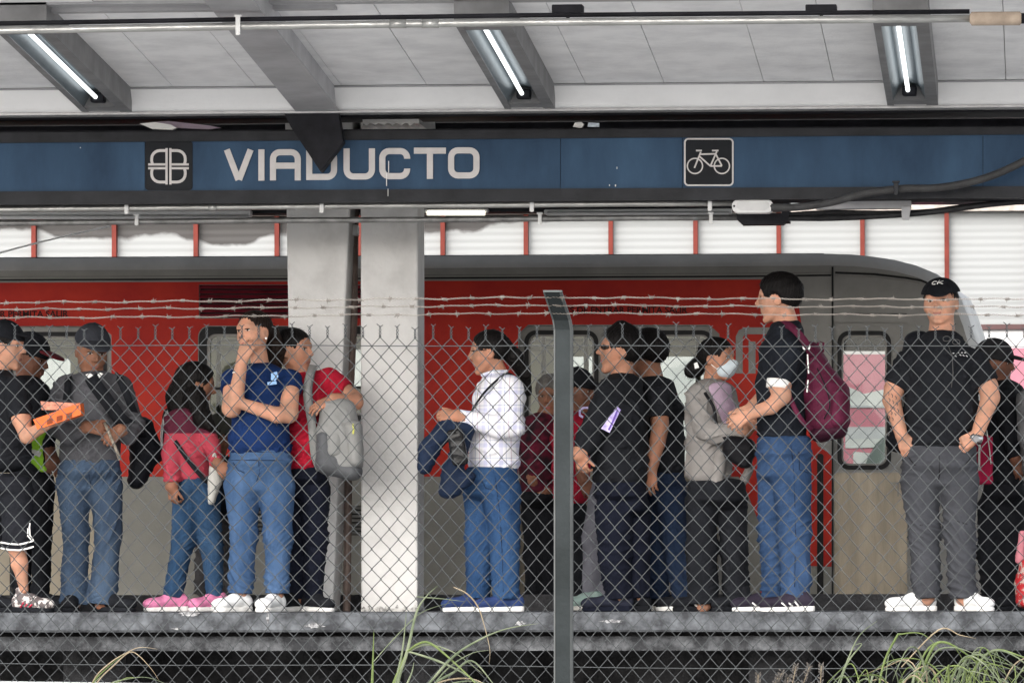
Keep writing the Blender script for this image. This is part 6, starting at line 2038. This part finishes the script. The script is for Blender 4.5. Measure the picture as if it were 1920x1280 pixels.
mb = MB(); mb.stroke(arc(1512, 650, 6, 120, 420, 10), 3, Y - .19, .004); mb.stroke([(1514, 664), (1516, 700)], 2.5, Y - .185, .004); mb.stroke([(1515, 712), (1513, 735)], 2.5, Y - .18, .004); mb.build('back_print', K_WHITE, a14['root'])
M_MB = cloth('maroon_nylon', (.085, .013, .034), .6, .18)
bk2 = thing('backpack', 'maroon backpack on the back of the tall man', 'backpack', P(1555, 830, Y))
blob('bag_body', [cone(P(1520, 660, Y), P(1545, 735, Y), (17 * s_, .11, .06), (42 * s_, .14, .08), .04), cone(P(1545, 735, Y), P(1553, 790, Y), (46 * s_, .15, .08), (43 * s_, .15, .08), .05)], .008, M_MB, bk2, .010, 20, 9)
blob('front_pocket', [cone(P(1570, 740, Y - .03), P(1570, 790, Y - .03), (24 * s_, .13, .05), (24 * s_, .13, .05), .03)], .008, M_MB, bk2, .007, 26, 10)
blob('base', [cone(P(1538, 812, Y), P(1566, 806, Y), (20 * s_, .13, .05), (24 * s_, .13, .05), .03)], .008, cloth('dark_maroon_base', (.035, .008, .018), .6), bk2, .004)
strap(bk2, 'strap', [(1460, 612, Y - .02), (1474, 608, Y - .13), (1492, 620, Y - .20), (1512, 645, Y - .19), (1522, 668, Y - .12)], 14, 0, M_MB, .008)
strap(bk2, 'strap', [(1478, 738, Y - .20), (1490, 765, Y - .215), (1505, 790, Y - .21), (1522, 806, Y - .14)], 9, 0, M_MB, .006)
mb = MB(); mb.tube([P(1530, 652, Y - .03), P(1536, 640, Y - .03), P(1544, 642, Y - .03), P(1543, 660, Y - .03)], .007, 8); mb.build('grab_loop', M_MB, bk2, True)
strap(bk2, 'zip', [(1532, 690, Y - .135), (1548, 725, Y - .165), (1556, 760, Y - .165), (1545, 785, Y - .165)], 2, 0, K_BLACK, .004)

# 15 man facing us -----------------------------------------------
Y = 33.35
M_GP = cloth('charcoal_chino', (.052, .054, .062), .85, .18)
a15 = person('man in black cap, black T-shirt and grey trousers with his hands in his pockets', Y, S_FAIR,
    (1764, 530, 611, -14, -5, 3), [(1765, 640, 42, .12), (1765, 690, 66, .17), (1764, 760, 68, .165), (1762, 828, 69, .16)],
    [dict(p=[(1703, 682, 24, 0), (1677, 728, 19, -.02), (1672, 750, 17, -.03), (1690, 815, 11.5, -.10)], slv=.93, loose=.022, hand=dict(d=(.35, .25, -.95), n=(-.2, -1, 0), side=1, curl=8)),
     dict(p=[(1829, 682, 24, 0), (1852, 724, 19, -.02), (1857, 745, 17.5, -.03), (1832, 815, 11.5, -.14)], slv=.90, loose=.022, hand=dict(d=(-.9, 0, -.55), n=(.2, -1, .1), side=1, curl=42, thumb=20))],
    [[(1724, 905, 36), (1733, 1000, 29), (1738, 1121, 27)], [(1799, 905, 36), (1800, 1000, 29), (1806, 1121, 26)]],
    K_BLACK, M_GP, 839, neck=.072, wide=1.18, hair=dict(style='short', vol=.012), hat=dict(m=K_BLACK, z=.76, vol=.075, tilt=.20, droop=.05, brim_yaw=-10, vt=.62), hips=[(1762, 838, 69, .15, 0), (1762, 872, 71, .16, 0)],
    shoes=[(1730, .02, -62, SH(mu=K_WHITEL, ms=K_WHITE, L=.31, w=1.1, high=True)), (1812, .02, 38, SH(mu=K_WHITEL, ms=K_WHITE, L=.31, w=1.15, high=True))], seed=17, group=GRP, pants_fold=.010)
W = a15['W']; H_ = a15['H']
def capmark(pts):
    return [W(x, .0, z) for x, z in pts]
mb = MB()
def onc(x, z):                      # on the front of the cap
    y = .47 * math.sqrt(max(0, 1 - (x / .38) ** 2 - ((z - .66) / .45) ** 2)) - .05
    return W(-x, y + .03, z)
mb.tube([onc(x, z) for x, z in [(.00, .99), (-.05, 1.0), (-.09, .965), (-.08, .925), (-.01, .92)]], .0035, 5)
mb.tube([onc(x, z) for x, z in [(.05, 1.02), (.03, .97), (.02, .92)]], .0035, 5); mb.tube([onc(x, z) for x, z in [(.12, 1.0), (.04, .96), (.13, .92)]], .0035, 5)
mb.build('cap_emblem', K_WHITE, a15['root'], True)
mb = MB()
for k, (x, y) in enumerate([(1786, 662), (1790, 666), (1795, 661), (1799, 664), (1802, 661), (1805, 665), (1808, 661), (1811, 666), (1814, 664)][:-1]):
    mb.stroke([(x, y), (x + 3.4, y + (1.5 if k % 2 else -1) + 1)], 1.6, Y - .185, .003)
mb.build('chest_print', mat('grey_print', (.35, .35, .36), .7), a15['root'])
mb = MB(); c_ = P(1830, 822, Y - .14); ax = P(1836, 806, Y - .13) - P(1826, 830, Y - .15)
mb.tube([c_ - ax * .22, c_ + ax * .22], 13.2 * Y / F, 16); wt = mb.build('watch', mat('steel_watch', (.60, .60, .60), .22, .9, .1, 40), a15['root'], True)
mb = MB(); q = P(1829, 823, Y - .185); mb.tube([q, q + (0, -.010, 0)], .018, 16); mb.build('dial', mat('watch_dial', (.18, .18, .19), .3, .2), wt)
mb = MB()
for sd in (-1, 1):
    c0 = P(1784 + sd * 9, 638 + sd * 3, Y - .168)
    mb.tube([c0 + (.020 * math.cos(t), -.004, .014 * math.sin(t)) for t in np.linspace(0, 6.28, 14)], .0028, 5)
mb.tube([P(1778, 648, Y - .17), P(1786, 668, Y - .185), P(1787, 700, Y - .187), P(1784, 726, Y - .187)], .0028, 5)
mb.build('hanging_sunglasses', mat('smoky_plastic', (.06, .06, .06), .25), a15['root'], True)
mb = MB()
for k in range(20):
    x0_, y0_ = 1664 + (k * 7) % 19, 734 + k * 4
    mb.stroke([(x0_, y0_), (x0_ + 3, y0_ + 3), (x0_ + 2, y0_ + 7)], 1.5, Y - .105 + .0 * k, .002)
mb.build('arm_tattoo', MATS['tattoo_ink'], a15['root'])
bk3 = thing('backpack', 'black backpack worn behind by the man with hands in his pockets', 'backpack', P(1700, 860, 33.65))
s_ = 33.66 / F
blob('bag_body', [cone(P(1722, 640, 33.66), P(1712, 720, 33.66), (26 * s_, .10, .06), (34 * s_, .11, .06), .03), cone(P(1712, 720, 33.66), P(1700, 830, 33.66), (34 * s_, .11, .06), (40 * s_, .12, .06), .03)], .009, MATS['black_nylon'], bk3, .006)
mb = MB(); mb.pprism([(1689, 745), (1697, 743), (1698, 760), (1690, 762)], 33.50, .01); mb.build('buckle', M_ALU, bk3)

# 16 man in cap behind at right ----------------------------------
Y = 34.2
person('dark faced man in charcoal cap facing right behind the man with hands in his pockets', Y, S_DRK,
    (1866, 644, 722, 80, 4, 0), [(1882, 734, 40, .16), (1884, 770, 47, .17), (1884, 840, 45, .16), (1882, 900, 42, .16)],
    [dict(p=[(1888, 750, 22, -.17), (1896, 815, 18, -.2), (1906, 860, 13, -.22)], slv=1.97, hand=dict(d=(.3, 0, -1))), dict(p=[(1862, 750, 22, .14), (1860, 820, 18, .14)], slv=1.97)],
    [[(1862, 950, 29, 0), (1856, 1030, 24, 0), (1862, 1126, 22, 0)], [(1892, 950, 29, 0), (1892, 1030, 25, 0), (1890, 1126, 23, 0)]],
    K_BLACK, K_BLACK, 915, hair=dict(style='short', vol=.02), hat=dict(m=cloth('charcoal_cap', (.022, .022, .024)), z=.62, vol=.08), neck=.06, shoes=[(1858, 0, 70, SH(mu=K_BLACK, ms=K_BLACK)), (1890, 0, 70, SH(mu=K_BLACK, ms=K_BLACK))], seed=18, group=GRP, lite=True)
rb = thing('red_bag', 'crimson bag with pale piping carried behind the man with hands in his pockets', 'bag', P(1846, 910, 33.9))
s_ = 33.9 / F
blob('bag_body', [sbox(P(1842, 862, 33.9), (20 * s_, .05, 46 * s_), .02, np.eye(3), .01)], .007, cloth('crimson_canvas', (.28, .012, .045), .8, .12), rb, .004, 30)
strap(rb, 'piping', [(1838, 815, 33.84), (1836, 850, 33.84), (1836, 882, 33.84)], 4, 0, MATS['off_white_canvas'], .004)
strap(rb, 'piping', [(1850, 806, 33.84), (1855, 840, 33.84), (1858, 870, 33.84)], 2, 0, MATS['off_white_canvas'], .004)
# 17 at the right edge
person('person in grey sleeves cut off by the right edge of the picture', 33.9, S_BRN,
    (1962, 640, 722, -60, 0, 0), [(1962, 736, 38, .15), (1960, 775, 44, .16), (1958, 840, 42, .15), (1958, 900, 40, .15)],
    [dict(p=[(1924, 752, 19, -.02), (1924, 815, 16, -.06), (1938, 860, 12, -.15)], slv=1.97, hand=dict(d=(.6, 0, -.6))), dict(p=[(1998, 752, 19, 0), (2004, 815, 16, 0)], slv=1.97)],
    [[(1942, 950, 27), (1938, 1030, 23), (1940, 1126, 22)], [(1976, 950, 28), (1980, 1030, 24), (1980, 1126, 22)]],
    cloth('grey_marl', (.13, .13, .135)), K_BLACK, 915, hair=dict(style='long', chains=[[(1975, 690, 16, .1), (1982, 740, 14, .12)]]), neck=.05, shoes=[(1930, 0, -60, SH(mu=K_BLACK, ms=K_BLACK)), (1980, 0, 20, SH(mu=K_BLACK, ms=K_BLACK))], seed=19, group=GRP, lite=True)
rs = thing('shopping_bag', 'red patterned shopping bag standing on the platform at the right edge', 'bag', P(1922, 1147, 33.5))
s_ = 33.5 / F
blob('bag_body', [cone(P(1926, 1062, 33.5), P(1922, 1092, 33.5), (16 * s_, .07, .05), (20 * s_, .08, .05), .02), cone(P(1922, 1092, 33.5), P(1926, 1130, 33.5), (18 * s_, .08, .05), (22 * s_, .08, .03), .02)], .007,
     mat('red_white_print', (.34, .02, .025), .6, 0, 0, 26, 0, 1, (.36, .28, .25), thr=(.50, .56)), rs, .005, 40)
blob('strap', [cone(P(1916, 1000, 33.5), P(1912, 1050, 33.5), (6 * s_, .02, .02), (9 * s_, .02, .02), .01)], .006, mat('pink_strap', (.42, .15, .18), .6), rs, .003, 40)

# seams, pockets and hems -----------------------------------------
M_STITCH = mat('dark_stitch', (.012, .022, .05), .9, 0, .1); M_SEAMK = mat('black_seam', (.004, .004, .005), .9, 0, .1); M_SEAMN = mat('navy_seam', (.004, .010, .038), .9, 0, .1)
for ob, Yk, nm, lines, m_ in (
    (a5, 33.4, 'pz', [[(430, 862), (544, 863)], [(486, 864), (487, 886), (480, 902)], [(436, 866), (444, 880), (458, 886)], [(538, 866), (530, 880), (516, 886)]], M_STITCH),
    (a3, 33.75, 'pz', [[(168, 884), (169, 915)], [(116, 888), (128, 902)], [(222, 888), (210, 902)]], M_STITCH),
    (a15, 33.35, 'pz', [[(1761, 846), (1762, 890), (1758, 905)], [(1698, 850), (1712, 868), (1716, 872)], [(1826, 850), (1812, 868), (1808, 872)], [(1722, 985), (1742, 980)], [(1790, 975), (1814, 982)]], M_SEAMK),
    (a7, 33.4, 'pz', [[(930, 895), (938, 960), (943, 1050), (944, 1110)], [(905, 900), (912, 915), (926, 918)]], M_STITCH),
    (a14, 33.25, 'pz', [[(1484, 835), (1490, 900), (1492, 1000), (1490, 1100)], [(1428, 848), (1436, 862), (1452, 868)], [(1498, 846), (1499, 880), (1515, 886)]], M_STITCH),
    (a5, 33.4, 'shirt', [[(430, 846), (544, 847)]], M_SEAMN), (a15, 33.35, 'shirt', [[(1698, 831), (1828, 832)]], M_SEAMK), (a7, 33.4, 'shirt', [[(897, 722), (893, 760), (890, 800)]], MATS['off_white_canvas'])):
    seam(ob['pants'] if nm == 'pz' else ob['top'], ob[nm], 'seam', lines, m_, Yk)
